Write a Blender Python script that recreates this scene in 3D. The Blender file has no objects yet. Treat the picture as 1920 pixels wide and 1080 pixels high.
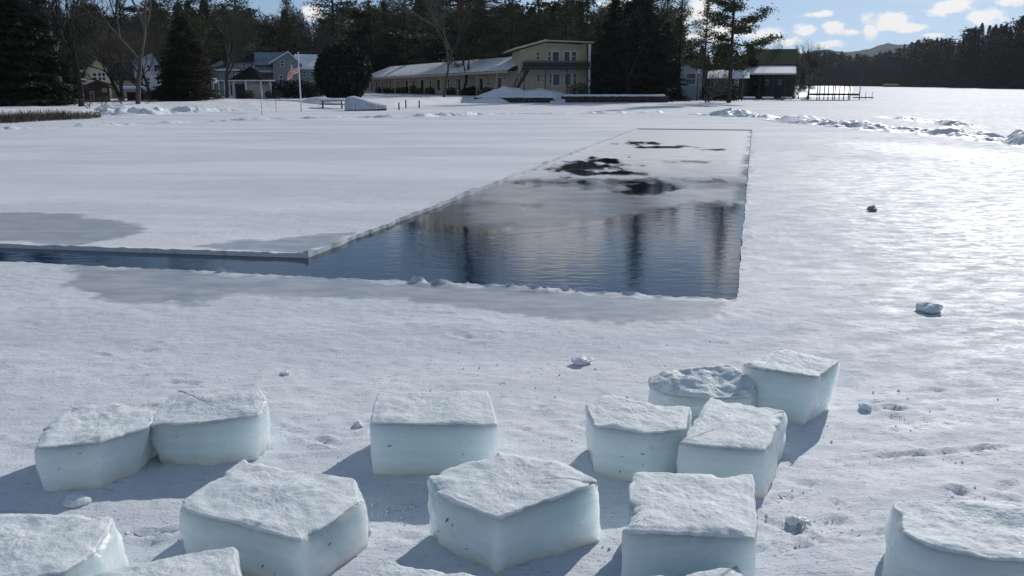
import bpy, math, random
import numpy as np
from mathutils import Vector
R = math.radians
sc = bpy.context.scene
col = sc.collection

# ------------------------------------------------------------------ camera
CAM_H = 2.0; PITCH = R(13.5); FPX = 1598.0
cam_d = bpy.data.cameras.new("camera"); cam = bpy.data.objects.new("camera", cam_d); col.objects.link(cam)
cam.location = (0, 0, CAM_H); cam.rotation_euler = (R(90) - PITCH, 0, 0)
cam_d.sensor_width = 36; cam_d.lens = 36 * FPX / 1920
cam_d.clip_start = 0.05; cam_d.clip_end = 20000
sc.camera = cam

# ------------------------------------------------------------------ light
SUN_AZ = R(30); SUN_EL = R(28.5)
sd = Vector((math.sin(SUN_AZ) * math.cos(SUN_EL), math.cos(SUN_AZ) * math.cos(SUN_EL), math.sin(SUN_EL)))
sun_d = bpy.data.lights.new("sun", 'SUN'); sun = bpy.data.objects.new("sun", sun_d); col.objects.link(sun)
sun_d.energy = 2.9; sun_d.angle = R(0.5); sun_d.color = (1.0, 0.96, 0.905)
sun.rotation_euler = sd.to_track_quat('Z', 'Y').to_euler(); sun.location = (60, 100, 80)
sc.view_settings.view_transform = 'Standard'; sc.view_settings.look = 'None'
sc.view_settings.exposure = 0.12; sc.view_settings.gamma = 1
sc.render.engine = 'CYCLES'
sc.cycles.use_denoising = True
sc.cycles.max_bounces = 10; sc.cycles.transmission_bounces = 6; sc.cycles.volume_bounces = 0
sc.cycles.sample_clamp_indirect = 6

# ------------------------------------------------------------------ pixel helpers
cp, sp_ = math.cos(PITCH), math.sin(PITCH)
def ray(x, y):
    X = (x - 960) / FPX; U = (540 - y) / FPX
    return Vector((X, U * sp_ + cp, U * cp - sp_))
def gnd(x, y, z=0.0):
    d = ray(x, y); t = (z - CAM_H) / d.z
    return Vector((d.x * t, d.y * t, z))
def at(x, y, Y):
    d = ray(x, y); t = Y / d.y
    return Vector((d.x * t, Y, CAM_H + d.z * t))

# ------------------------------------------------------------------ world: sky with clouds
def build_world():
    w = bpy.data.worlds.new("World"); sc.world = w; w.use_nodes = True
    nt = w.node_tree; N = nt.nodes; L = nt.links; N.clear()
    out = N.new('ShaderNodeOutputWorld'); bg = N.new('ShaderNodeBackground')
    sky = N.new('ShaderNodeTexSky'); sky.sky_type = 'NISHITA'; sky.sun_disc = False
    sky.sun_elevation = SUN_EL; sky.sun_rotation = SUN_AZ
    sky.air_density = 1.0; sky.dust_density = 0.1; sky.ozone_density = 1.0
    bg.inputs['Strength'].default_value = 0.088
    tc = N.new('ShaderNodeTexCoord'); sep = N.new('ShaderNodeSeparateXYZ')
    L.new(tc.outputs['Generated'], sep.inputs[0])
    lift = N.new('ShaderNodeVectorMath'); lift.operation = 'ADD'; L.new(tc.outputs['Generated'], lift.inputs[0]); lift.inputs[1].default_value = (0, 0, .17)
    nrm = N.new('ShaderNodeVectorMath'); nrm.operation = 'NORMALIZE'; L.new(lift.outputs[0], nrm.inputs[0]); L.new(nrm.outputs[0], sky.inputs[0])
    def m(op, a, b=None):
        n = N.new('ShaderNodeMath'); n.operation = op
        for i, v in enumerate((a, b)):
            if v is None: continue
            if isinstance(v, (int, float)): n.inputs[i].default_value = v
            else: L.new(v, n.inputs[i])
        return n.outputs[0]
    az = m('ARCTAN2', sep.outputs[0], sep.outputs[1]); el = m('ARCSINE', sep.outputs[2])
    cmb = N.new('ShaderNodeCombineXYZ'); L.new(az, cmb.inputs[0]); L.new(el, cmb.inputs[1])
    # noise that roughens the cloud outlines
    nz = N.new('ShaderNodeTexNoise'); nz.inputs['Scale'].default_value = 38; nz.inputs['Detail'].default_value = 7; nz.inputs['Roughness'].default_value = .6
    mp = N.new('ShaderNodeMapping'); mp.inputs['Scale'].default_value = (1, 1.7, 1); L.new(cmb.outputs[0], mp.inputs[0]); L.new(mp.outputs[0], nz.inputs['Vector'])
    nv = m('SUBTRACT', nz.outputs['Fac'], .5)
    best = None
    def dirpx(x, y):
        d = ray(x, y).normalized(); return math.atan2(d.x, d.y), math.asin(d.z)
    cl = [(1665, 42, 38, 17), (1708, 52, 38, 10), (1560, 50, 24, 14), (1592, 60, 28, 8), (1632, 56, 14, 15), (1782, 12, 44, 14), (1535, 27, 30, 7),
          (1440, 72, 30, 22), (1480, 80, 26, 12), (1550, 84, 30, 8), (1845, 32, 34, 14), (1512, 55, 22, 12), (1895, 0, 26, 9), (590, 22, 26, 12),
          (1310, 22, 40, 30), (1360, 60, 60, 25), (1300, 70, 40, 14), (1180, 10, 60, 18), (640, 60, 60, 14), (1745, 66, 22, 5)]
    # higher clouds, seen in the reflection (elevation in degrees, azimuth in degrees, radii)
    hi = [(-1, 8.6, 8, 2.4), (3, 10.6, 4.5, 2.0), (9, 8.8, 6, 1.8), (14.2, 11.0, 1.8, 2.2), (18, 8.5, 3, 1.2),
          (-40, 22, 14, 4), (35, 24, 10, 3), (70, 20, 18, 5), (-85, 30, 20, 6), (120, 18, 20, 4), (170, 25, 24, 6), (-140, 22, 18, 5), (20, 34, 16, 4), (55, 11, 10, 2)]
    items = []
    for x, y, rx, ry in cl:
        a, e = dirpx(x, y); items.append((a, e, rx / FPX, ry / FPX))
    for a, e, ra, re in hi: items.append((R(a), R(e), R(ra), R(re)))
    for a, e, ra, re in items:
        s = N.new('ShaderNodeVectorMath'); s.operation = 'SUBTRACT'; L.new(cmb.outputs[0], s.inputs[0]); s.inputs[1].default_value = (a, e, 0)
        k = N.new('ShaderNodeVectorMath'); k.operation = 'MULTIPLY'; L.new(s.outputs[0], k.inputs[0]); k.inputs[1].default_value = (1 / ra, 1 / re, 0)
        l = N.new('ShaderNodeVectorMath'); l.operation = 'LENGTH'; L.new(k.outputs[0], l.inputs[0])
        v = m('SUBTRACT', 1.0, l.outputs['Value'])
        best = v if best is None else m('MAXIMUM', best, v)
    f = m('ADD', best, m('MULTIPLY', nv, 2.7))
    mr = N.new('ShaderNodeMapRange'); mr.interpolation_type = 'SMOOTHSTEP'; L.new(f, mr.inputs[0])
    mr.inputs[1].default_value = -.05; mr.inputs[2].default_value = .55
    fac = m('MULTIPLY', mr.outputs[0], .93)
    # thin veil of cirrus / haze everywhere above
    n2 = N.new('ShaderNodeTexNoise'); n2.inputs['Scale'].default_value = 5; n2.inputs['Detail'].default_value = 6
    mp2 = N.new('ShaderNodeMapping'); mp2.inputs['Scale'].default_value = (1, 3.2, 1); L.new(cmb.outputs[0], mp2.inputs[0]); L.new(mp2.outputs[0], n2.inputs['Vector'])
    mr2 = N.new('ShaderNodeMapRange'); L.new(n2.outputs['Fac'], mr2.inputs[0]); mr2.inputs[1].default_value = .52; mr2.inputs[2].default_value = .8; mr2.inputs[4].default_value = .35
    fac2 = m('MAXIMUM', fac, mr2.outputs[0])
    hor = N.new('ShaderNodeMapRange'); L.new(el, hor.inputs[0]); hor.inputs[1].default_value = .0; hor.inputs[2].default_value = .02
    fac3 = m('MULTIPLY', fac2, hor.outputs[0])
    mix = N.new('ShaderNodeMix'); mix.data_type = 'RGBA'
    L.new(fac3, mix.inputs['Factor']); L.new(sky.outputs[0], mix.inputs['A']); mix.inputs['B'].default_value = (10.5, 10.2, 10.0, 1)
    L.new(mix.outputs['Result'], bg.inputs['Color']); L.new(bg.outputs[0], out.inputs[0])
build_world()

# ------------------------------------------------------------------ numpy noise
def _hash(ix, iy, seed):
    h = (ix * 374761393 + iy * 668265263 + seed * 1442695041) & 0xffffffff
    h = ((h ^ (h >> 13)) * 1274126177) & 0xffffffff
    return ((h ^ (h >> 16)) & 0xffff) / 65535.0
def vnoise(x, y, seed=0):
    x = np.asarray(x, float); y = np.asarray(y, float)
    ix = np.floor(x).astype(np.int64); iy = np.floor(y).astype(np.int64); fx = x - ix; fy = y - iy
    fx = fx * fx * (3 - 2 * fx); fy = fy * fy * (3 - 2 * fy)
    a = _hash(ix, iy, seed); b = _hash(ix + 1, iy, seed); c = _hash(ix, iy + 1, seed); d = _hash(ix + 1, iy + 1, seed)
    return (a * (1 - fx) + b * fx) * (1 - fy) + (c * (1 - fx) + d * fx) * fy
def fbm(x, y, seed=0, oct=4):
    s = 0; a = .5; t = 0
    for o in range(oct):
        s = s + a * vnoise(x, y, seed + o * 17); t += a; a *= .5; x = x * 2.03 + 11.3; y = y * 2.03 + 5.1
    return s / t
def sstep(a, b, x):
    t = np.clip((np.asarray(x, float) - a) / (b - a), 0, 1); return t * t * (3 - 2 * t)

# ------------------------------------------------------------------ object helpers
def tag(o, label=None, cat=None, group=None, kind=None):
    if label: o['label'] = label
    if cat: o['category'] = cat
    if group: o['group'] = group
    if kind: o['kind'] = kind
    return o
def empty(name, loc, label=None, cat=None, group=None, rz=0):
    o = bpy.data.objects.new(name, None); o.location = loc; o.rotation_euler = (0, 0, rz); o.empty_display_size = .3
    col.objects.link(o); return tag(o, label, cat, group)
def meshobj(name, verts, faces, mats, parent=None, smooth=False, mi=None, loc=None):
    me = bpy.data.meshes.new(name); me.from_pydata([tuple(v) for v in verts], [], [tuple(int(i) for i in f) for f in faces])
    if not isinstance(mats, (list, tuple)): mats = [mats]
    for m_ in mats: me.materials.append(m_)
    if mi is not None: me.polygons.foreach_set('material_index', mi)
    if smooth: me.polygons.foreach_set('use_smooth', [True] * len(me.polygons))
    me.update()
    o = bpy.data.objects.new(name, me); col.objects.link(o)
    if parent is not None: o.parent = parent
    if loc is not None: o.location = loc
    return o
def rehome(o):
    """vertices were written in world space: keep them there under a parent empty with only a location/rotation"""
    return o
class MB:
    def __init__(s, origin=(0, 0, 0)): s.v = []; s.f = []; s.o = Vector(origin)
    def add(s, vs, fs):
        n = len(s.v); s.v += [Vector(v) - s.o for v in vs]; s.f += [tuple(i + n for i in f) for f in fs]; return s
    def hexa(s, b4, t4):
        return s.add(list(b4) + list(t4), [(3, 2, 1, 0), (4, 5, 6, 7), (0, 1, 5, 4), (1, 2, 6, 5), (2, 3, 7, 6), (3, 0, 4, 7)])
    def box(s, c, sz, rz=0):
        x, y, z = sz[0] / 2, sz[1] / 2, sz[2] / 2; ca, sa = math.cos(rz), math.sin(rz)
        P = []
        for dz in (-z, z):
            for dx, dy in ((-x, -y), (x, -y), (x, y), (-x, y)): P.append(Vector((c[0] + dx * ca - dy * sa, c[1] + dx * sa + dy * ca, c[2] + dz)))
        return s.hexa(P[:4], P[4:])
    def tube(s, p0, p1, r0, r1=None, n=6):
        r1 = r0 if r1 is None else r1; p0 = Vector(p0); p1 = Vector(p1); d = (p1 - p0)
        if d.length < 1e-6: return s
        d.normalize(); a = d.orthogonal().normalized(); b = d.cross(a); V = []
        for p, r in ((p0, r0), (p1, r1)):
            for k in range(n):
                t = 2 * math.pi * k / n; V.append(p + (a * math.cos(t) + b * math.sin(t)) * r)
        F = [(k, (k + 1) % n, n + (k + 1) % n, n + k) for k in range(n)] + [tuple(range(n - 1, -1, -1)), tuple(range(n, 2 * n))]
        return s.add(V, F)
    def prism(s, poly, off):
        n = len(poly); off = Vector(off); P = [Vector(p) for p in poly]
        return s.add(P + [p + off for p in P], [tuple(range(n - 1, -1, -1)), tuple(range(n, 2 * n))] + [(k, (k + 1) % n, n + (k + 1) % n, n + k) for k in range(n)])
    def build(s, name, mat, parent=None, smooth=False): 
        o = meshobj(name, s.v, s.f, mat, parent, smooth)
        if parent is None: o.location = s.o
        return o

# ------------------------------------------------------------------ materials
def mat(name, color=(.5, .5, .5), rough=.7, noise=None, bump=None, spec=.5, **kw):
    """noise=(scale, amount, stretch)  bump=(scale, strength, distance)"""
    m = bpy.data.materials.new(name); m.use_nodes = True; nt = m.node_tree; N = nt.nodes; L = nt.links
    p = N['Principled BSDF']; p.inputs['Base Color'].default_value = (*color, 1); p.inputs['Roughness'].default_value = rough
    p.inputs['Specular IOR Level'].default_value = spec
    for k, v in kw.items(): p.inputs[k.replace('_', ' ')].default_value = v
    g = N.new('ShaderNodeTexCoord')
    if noise:
        mp = N.new('ShaderNodeMapping'); L.new(g.outputs['Object'], mp.inputs[0]); mp.inputs['Scale'].default_value = noise[2] if len(noise) > 2 else (1, 1, 1)
        n = N.new('ShaderNodeTexNoise'); n.inputs['Scale'].default_value = noise[0]; n.inputs['Detail'].default_value = 5; L.new(mp.outputs[0], n.inputs['Vector'])
        r = N.new('ShaderNodeValToRGB'); a = noise[1]
        r.color_ramp.elements[0].position = .3; r.color_ramp.elements[1].position = .7
        r.color_ramp.elements[0].color = (*[c * (1 - a) for c in color], 1); r.color_ramp.elements[1].color = (*[min(1, c * (1 + a)) for c in color], 1)
        L.new(n.outputs['Fac'], r.inputs[0]); L.new(r.outputs[0], p.inputs['Base Color'])
    if bump:
        n = N.new('ShaderNodeTexNoise'); n.inputs['Scale'].default_value = bump[0]; n.inputs['Detail'].default_value = 4; L.new(g.outputs['Object'], n.inputs['Vector'])
        b = N.new('ShaderNodeBump'); b.inputs['Strength'].default_value = bump[1]; b.inputs['Distance'].default_value = bump[2]; L.new(n.outputs['Fac'], b.inputs['Height']); L.new(b.outputs[0], p.inputs['Normal'])
    return m
def siding(name, color, pitch=.18, rough=.7):
    m = mat(name, color, rough, noise=(1.5, .12)); nt = m.node_tree; N = nt.nodes; L = nt.links; p = N['Principled BSDF']
    g = N.new('ShaderNodeTexCoord'); sx = N.new('ShaderNodeSeparateXYZ'); L.new(g.outputs['Object'], sx.inputs[0])
    a = N.new('ShaderNodeMath'); a.operation = 'DIVIDE'; L.new(sx.outputs[2], a.inputs[0]); a.inputs[1].default_value = pitch
    f = N.new('ShaderNodeMath'); f.operation = 'FRACT'; L.new(a.outputs[0], f.inputs[0])
    b = N.new('ShaderNodeBump'); b.inputs['Strength'].default_value = .8; b.inputs['Distance'].default_value = .03; L.new(f.outputs[0], b.inputs['Height']); L.new(b.outputs[0], p.inputs['Normal'])
    return m
M = {}
M['trunk'] = mat('bark', (.035, .029, .025), .9, noise=(3, .4, (1, 1, .2)), bump=(9, .8, .04))
M['twig'] = mat('bare_twigs', (.085, .072, .062), .95, noise=(.4, .35))
M['twig_dark'] = mat('bare_twigs_dark', (.026, .024, .023), 1.0, spec=.1, noise=(.4, .35))
def foliage(name, c, var=.5, trans=.15):
    m = mat(name, c, .75, noise=(.9, var), spec=.25); nt = m.node_tree; N = nt.nodes; L = nt.links; p = N['Principled BSDF']
    tr = N.new('ShaderNodeBsdfTranslucent'); tr.inputs[0].default_value = (c[0] * 1.3, c[1] * 1.2, c[2] * .7, 1)
    mx = N.new('ShaderNodeMixShader'); mx.inputs[0].default_value = trans
    L.new(p.outputs[0], mx.inputs[1]); L.new(tr.outputs[0], mx.inputs[2]); L.new(mx.outputs[0], N['Material Output'].inputs[0]); return m
M['pine'] = foliage('pine_needles', (.042, .055, .026), .5, .18)
M['spruce'] = foliage('spruce_needles', (.02, .028, .016), .5, .08)
M['yew'] = foliage('yew_needles', (.012, .017, .011), .5, .03)
M['cedar'] = foliage('cedar_foliage', (.032, .032, .018), .5, .08)
M['reed'] = mat('dry_reed', (.075, .055, .035), 1.0, noise=(.6, .35))
M['cream'] = siding('cream_siding', (.47, .40, .26)); M['cream2'] = siding('pale_cream_siding', (.50, .44, .31))
M['white'] = siding('white_siding', (.62, .64, .66)); M['bluewhite'] = siding('pale_blue_siding', (.42, .50, .58))
M['grey'] = siding('grey_green_siding', (.24, .28, .29)); M['grey2'] = siding('grey_siding', (.28, .28, .28))
M['brown'] = siding('brown_red_siding', (.085, .042, .032)); M['beige'] = siding('beige_siding', (.27, .25, .19))
M['darkgreen'] = siding('dark_green_boards', (.012, .03, .025), .25); M['trim'] = mat('white_trim', (.7, .7, .68), .6, noise=(2, .06))
M['shingle'] = mat('grey_shingles', (.06, .068, .08), .95, spec=.05, noise=(4, .3, (1, 1, 3)), bump=(12, .6, .03))
M['shingle_blue'] = mat('blue_shingles', (.07, .11, .17), .95, spec=.05, noise=(4, .3), bump=(12, .6, .03))
M['shingle_dark'] = mat('dark_shingles', (.012, .02, .016), .95, spec=.03, noise=(4, .3), bump=(12, .6, .03))
M['glass'] = mat('window_glass', (.01, .012, .014), .08, noise=(1, .3)); M['wood'] = mat('weathered_wood', (.07, .055, .045), .85, noise=(4, .35), bump=(10, .5, .01))
M['stone'] = mat('dark_stone', (.045, .042, .04), .9, noise=(2.2, .5), bump=(3, 1, .1))
M['metal'] = mat('galvanised_metal', (.45, .45, .46), .4, noise=(3, .1), Metallic=.7); M['whitepaint'] = mat('white_paint', (.75, .75, .75), .4, noise=(3, .06))
M['lampglass'] = mat('lamp_globe', (.75, .75, .72), .3, noise=(3, .05)); M['tarp'] = mat('grey_tarp', (.5, .54, .60), .6, noise=(2, .2), bump=(4, .5, .05))
M['red'] = mat('flag_red', (.62, .03, .05), .7, noise=(4, .1)); M['flagwhite'] = mat('flag_white', (.75, .74, .72), .7, noise=(4, .05)); M['navy'] = mat('flag_blue', (.02, .03, .12), .7, noise=(4, .1))
M['hill'] = mat('far_forest_cover', (.028, .034, .032), 1.0, spec=0, noise=(.02, .3))

def snow_mat(name, base=(.79, .80, .83), rough=.55, b=(22, .5, .01), sss=0):
    m = mat(name, base, rough, noise=(1.3, .05), bump=b, spec=.4); return m
M['snow'] = snow_mat('snow', b=(5, .7, .06)); M['roofsnow'] = snow_mat('roof_snow', b=(3, .4, .05))
M['chunk'] = snow_mat('packed_snow', (.74, .77, .8), .5, (60, .8, .008))
M['dirtychunk'] = mat('dirty_snow', (.30, .27, .24), .6, noise=(20, .4), bump=(60, .8, .008))

def lake_mat():
    m = bpy.data.materials.new('lake_snow_ice'); m.use_nodes = True; nt = m.node_tree; N = nt.nodes; L = nt.links; p = N['Principled BSDF']
    g = N.new('ShaderNodeTexCoord')
    def noise(scale, st=(1, 1, 1), det=5, rough=.55):
        mp = N.new('ShaderNodeMapping'); mp.inputs['Scale'].default_value = st; L.new(g.outputs['Object'], mp.inputs[0])
        n = N.new('ShaderNodeTexNoise'); n.inputs['Scale'].default_value = scale; n.inputs['Detail'].default_value = det; n.inputs['Roughness'].default_value = rough
        L.new(mp.outputs[0], n.inputs['Vector']); return n.outputs['Fac']
    def mr(v, a, b, c=0., d=1.):
        n = N.new('ShaderNodeMapRange'); n.interpolation_type = 'SMOOTHSTEP'; L.new(v, n.inputs[0]); n.inputs[1].default_value = a; n.inputs[2].default_value = b; n.inputs[3].default_value = c; n.inputs[4].default_value = d; return n.outputs[0]
    def mix(f, a, b):
        n = N.new('ShaderNodeMix'); n.data_type = 'RGBA'; L.new(f, n.inputs['Factor'])
        for k, v in (('A', a), ('B', b)):
            if isinstance(v, tuple): n.inputs[k].default_value = (*v, 1)
            else: L.new(v, n.inputs[k])
        return n.outputs['Result']
    def fl(f, a, b):
        n = N.new('ShaderNodeMix'); n.data_type = 'FLOAT'; L.new(f, n.inputs[0])
        for k, v in ((2, a), (3, b)):
            if isinstance(v, (int, float)): n.inputs[k].default_value = v
            else: L.new(v, n.inputs[k])
        return n.outputs[0]
    def mul(a, b, op='MULTIPLY'):
        n = N.new('ShaderNodeMath'); n.operation = op
        for i, v in enumerate((a, b)):
            if isinstance(v, (int, float)): n.inputs[i].default_value = v
            else: L.new(v, n.inputs[i])
        return n.outputs[0]
    big = mr(noise(.22, (.4, 1.5, 1), 7, .6), .43, .58)          # wind-packed patches
    mid = mr(noise(1.1, (.6, 1.3, 1), 6, .65), .38, .66)
    fine = noise(34, (1, 1, 1), 6, .7)
    snowc = mix(big, (.61, .645, .70), (.755, .775, .805)); snowc = mix(mul(mid, .6), snowc, (.68, .70, .735))
    f2 = mr(fine, .30, .46, 1, 0); snowc = mix(mul(f2, .6), snowc, (.42, .46, .54)); flk = mr(noise(13, (.4, 1.1, 1), 7, .75), .57, .66); snowc = mix(mul(flk, .7), snowc, (.38, .42, .50))
    at_ = N.new('ShaderNodeAttribute'); at_.attribute_name = 'wet'
    wn = mul(noise(6, (1, 1, 1), 6, .65), .9, 'MULTIPLY'); w = mr(mul(at_.outputs['Fac'], wn, 'ADD'), .72, 1.12)
    icec = mix(mr(noise(3.5, (.6, 1.4, 1), 6), .35, .65), (.33, .36, .395), (.45, .48, .51))
    c = mix(w, snowc, icec)
    L.new(c, p.inputs['Base Color'])
    r = fl(mr(noise(3.0, (.6, 1.4, 1), 6, .6), .40, .60), .80, .62); r = fl(w, r, .36); gl = N.new('ShaderNodeAttribute'); gl.attribute_name = 'gloss'; gg = mul(gl.outputs['Fac'], mr(noise(7, (.6, 1.3, 1), 6, .7), .42, .60)); r = fl(gg, r, .36); L.new(r, p.inputs['Roughness'])
    L.new(fl(gg, fl(w, .13, .5), .5), p.inputs['Specular IOR Level'])
    h = mul(noise(14, (.7, 1.2, 1), 6, .62), mul(noise(70, (1, 1, 1), 3), .45), 'ADD')
    h2 = mul(h, mul(mr(noise(45, (.5, 1.4, 1), 2), .62, .75), -1.4), 'ADD')
    bp = N.new('ShaderNodeBump'); bp.inputs['Distance'].default_value = .012; L.new(fl(w, .62, .22), bp.inputs['Strength']); L.new(h2, bp.inputs['Height']); L.new(bp.outputs[0], p.inputs['Normal'])
    return m
M['lake'] = lake_mat()

def ice_mat(name, tint=(.865, .938, .943), top=False):
    m = bpy.data.materials.new(name); m.use_nodes = True; nt = m.node_tree; N = nt.nodes; L = nt.links; p = N['Principled BSDF']
    g = N.new('ShaderNodeTexCoord')
    n = N.new('ShaderNodeTexNoise'); n.inputs['Scale'].default_value = 5; n.inputs['Detail'].default_value = 6
    mp = N.new('ShaderNodeMapping'); mp.inputs['Scale'].default_value = (.5, .5, 4.5); L.new(g.outputs['Object'], mp.inputs[0]); L.new(mp.outputs[0], n.inputs['Vector'])
    r = N.new('ShaderNodeValToRGB'); r.color_ramp.elements[0].position = .3; r.color_ramp.elements[1].position = .72
    r.color_ramp.elements[0].color = (tint[0] * .80, tint[1] * .88, tint[2] * .90, 1); r.color_ramp.elements[1].color = (*tint, 1); L.new(n.outputs['Fac'], r.inputs[0])
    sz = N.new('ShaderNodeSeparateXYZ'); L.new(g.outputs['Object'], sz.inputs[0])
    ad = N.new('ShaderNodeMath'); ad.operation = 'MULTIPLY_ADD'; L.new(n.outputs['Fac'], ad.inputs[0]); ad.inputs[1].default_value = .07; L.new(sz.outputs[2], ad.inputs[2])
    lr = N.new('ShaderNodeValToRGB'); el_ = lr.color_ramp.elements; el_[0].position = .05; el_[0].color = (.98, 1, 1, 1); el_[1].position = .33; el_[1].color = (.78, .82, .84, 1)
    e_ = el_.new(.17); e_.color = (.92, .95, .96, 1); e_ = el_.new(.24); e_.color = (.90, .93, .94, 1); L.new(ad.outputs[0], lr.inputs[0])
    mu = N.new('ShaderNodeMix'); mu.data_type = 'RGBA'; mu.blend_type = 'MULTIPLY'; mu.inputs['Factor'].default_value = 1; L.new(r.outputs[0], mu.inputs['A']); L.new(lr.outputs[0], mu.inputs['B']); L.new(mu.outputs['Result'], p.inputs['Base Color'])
    p.inputs['Subsurface Weight'].default_value = 1; p.inputs['Subsurface Radius'].default_value = (.93, 1.0, 1.0); p.inputs['Subsurface Scale'].default_value = .32
    p.inputs['Roughness'].default_value = .12; p.inputs['IOR'].default_value = 1.31
    mp2 = N.new('ShaderNodeMapping'); mp2.inputs['Scale'].default_value = (.8, .8, 2.6); L.new(g.outputs['Object'], mp2.inputs[0]); n2 = N.new('ShaderNodeTexNoise'); n2.inputs['Scale'].default_value = 13; n2.inputs['Detail'].default_value = 7; n2.inputs['Roughness'].default_value = .6; L.new(mp2.outputs[0], n2.inputs['Vector'])
    b = N.new('ShaderNodeBump'); b.inputs['Strength'].default_value = .7; b.inputs['Distance'].default_value = .012; L.new(n2.outputs['Fac'], b.inputs['Height']); L.new(b.outputs[0], p.inputs['Normal'])
    return m
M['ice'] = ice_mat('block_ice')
def crust_mat():
    m = bpy.data.materials.new('frost_crust'); m.use_nodes = True; nt = m.node_tree; N = nt.nodes; L = nt.links; p = N['Principled BSDF']
    g = N.new('ShaderNodeTexCoord')
    n = N.new('ShaderNodeTexNoise'); n.inputs['Scale'].default_value = 18; n.inputs['Detail'].default_value = 9; n.inputs['Roughness'].default_value = .75; L.new(g.outputs['Object'], n.inputs['Vector'])
    r = N.new('ShaderNodeValToRGB'); r.color_ramp.elements[0].position = .33; r.color_ramp.elements[1].position = .66
    r.color_ramp.elements[0].color = (.56, .63, .66, 1); r.color_ramp.elements[1].color = (.79, .83, .84, 1); L.new(n.outputs['Fac'], r.inputs[0]); L.new(r.outputs[0], p.inputs['Base Color'])
    p.inputs['Specular IOR Level'].default_value = .32
    ns = N.new('ShaderNodeTexNoise'); ns.inputs['Scale'].default_value = 120; L.new(g.outputs['Object'], ns.inputs['Vector']); rs = N.new('ShaderNodeMapRange'); L.new(ns.outputs['Fac'], rs.inputs[0]); rs.inputs[1].default_value = .66; rs.inputs[2].default_value = .70; rs.inputs[3].default_value = .68; rs.inputs[4].default_value = .16; L.new(rs.outputs[0], p.inputs['Roughness'])
    p.inputs['Subsurface Weight'].default_value = .5; p.inputs['Subsurface Weight'].default_value = .5; p.inputs['Subsurface Radius'].default_value = (.93, 1, 1); p.inputs['Subsurface Scale'].default_value = .05
    n2 = N.new('ShaderNodeTexNoise'); n2.inputs['Scale'].default_value = 95; n2.inputs['Detail'].default_value = 5; L.new(g.outputs['Object'], n2.inputs['Vector'])
    b = N.new('ShaderNodeBump'); b.inputs['Strength'].default_value = .8; b.inputs['Distance'].default_value = .005; L.new(n2.outputs['Fac'], b.inputs['Height']); L.new(b.outputs[0], p.inputs['Normal'])
    return m
M['crust'] = crust_mat()
def water_mat():
    m = bpy.data.materials.new('open_water'); m.use_nodes = True; nt = m.node_tree; N = nt.nodes; L = nt.links; p = N['Principled BSDF']
    p.inputs['Base Color'].default_value = (.008, .028, .055, 1); p.inputs['Roughness'].default_value = .02; p.inputs['IOR'].default_value = 1.33
    g = N.new('ShaderNodeTexCoord'); mp = N.new('ShaderNodeMapping'); mp.inputs['Scale'].default_value = (.55, 1.25, 1); mp.inputs['Rotation'].default_value = (0, 0, R(8)); L.new(g.outputs['Object'], mp.inputs[0])
    n = N.new('ShaderNodeTexNoise'); n.inputs['Scale'].default_value = 7; n.inputs['Detail'].default_value = 5; L.new(mp.outputs[0], n.inputs['Vector'])
    b = N.new('ShaderNodeBump'); b.inputs['Strength'].default_value = .32; b.inputs['Distance'].default_value = .010; L.new(n.outputs['Fac'], b.inputs['Height']); L.new(b.outputs[0], p.inputs['Normal'])
    return m
M['water'] = water_mat()
def skim_mat():
    m = bpy.data.materials.new('thin_new_ice'); m.use_nodes = True; nt = m.node_tree; N = nt.nodes; L = nt.links; p = N['Principled BSDF']
    at_ = N.new('ShaderNodeAttribute'); at_.attribute_name = 'frost'
    g = N.new('ShaderNodeTexCoord'); mp = N.new('ShaderNodeMapping'); mp.inputs['Scale'].default_value = (.8, 1, 1); L.new(g.outputs['Object'], mp.inputs[0])
    n = N.new('ShaderNodeTexNoise'); n.inputs['Scale'].default_value = 1.6; n.inputs['Detail'].default_value = 6; L.new(mp.outputs[0], n.inputs['Vector'])
    a = N.new('ShaderNodeMath'); a.operation = 'MULTIPLY_ADD'; L.new(n.outputs['Fac'], a.inputs[0]); a.inputs[1].default_value = .5; L.new(at_.outputs['Fac'], a.inputs[2])
    s = N.new('ShaderNodeMath'); s.operation = 'SUBTRACT'; s.use_clamp = True; L.new(a.outputs[0], s.inputs[0]); s.inputs[1].default_value = .25
    r = N.new('ShaderNodeValToRGB'); r.color_ramp.elements[0].color = (.006, .014, .02, 1); r.color_ramp.elements[1].color = (.76, .76, .75, 1)
    e = r.color_ramp.elements.new(.4); e.color = (.15, .165, .175, 1)
    L.new(s.outputs[0], r.inputs[0]); L.new(r.outputs[0], p.inputs['Base Color'])
    rr = N.new('ShaderNodeMapRange'); L.new(s.outputs[0], rr.inputs[0]); rr.inputs[3].default_value = .06; rr.inputs[4].default_value = .42; L.new(rr.outputs[0], p.inputs['Roughness'])
    p.inputs['IOR'].default_value = 1.31
    return m
M['skim'] = skim_mat()

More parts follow.
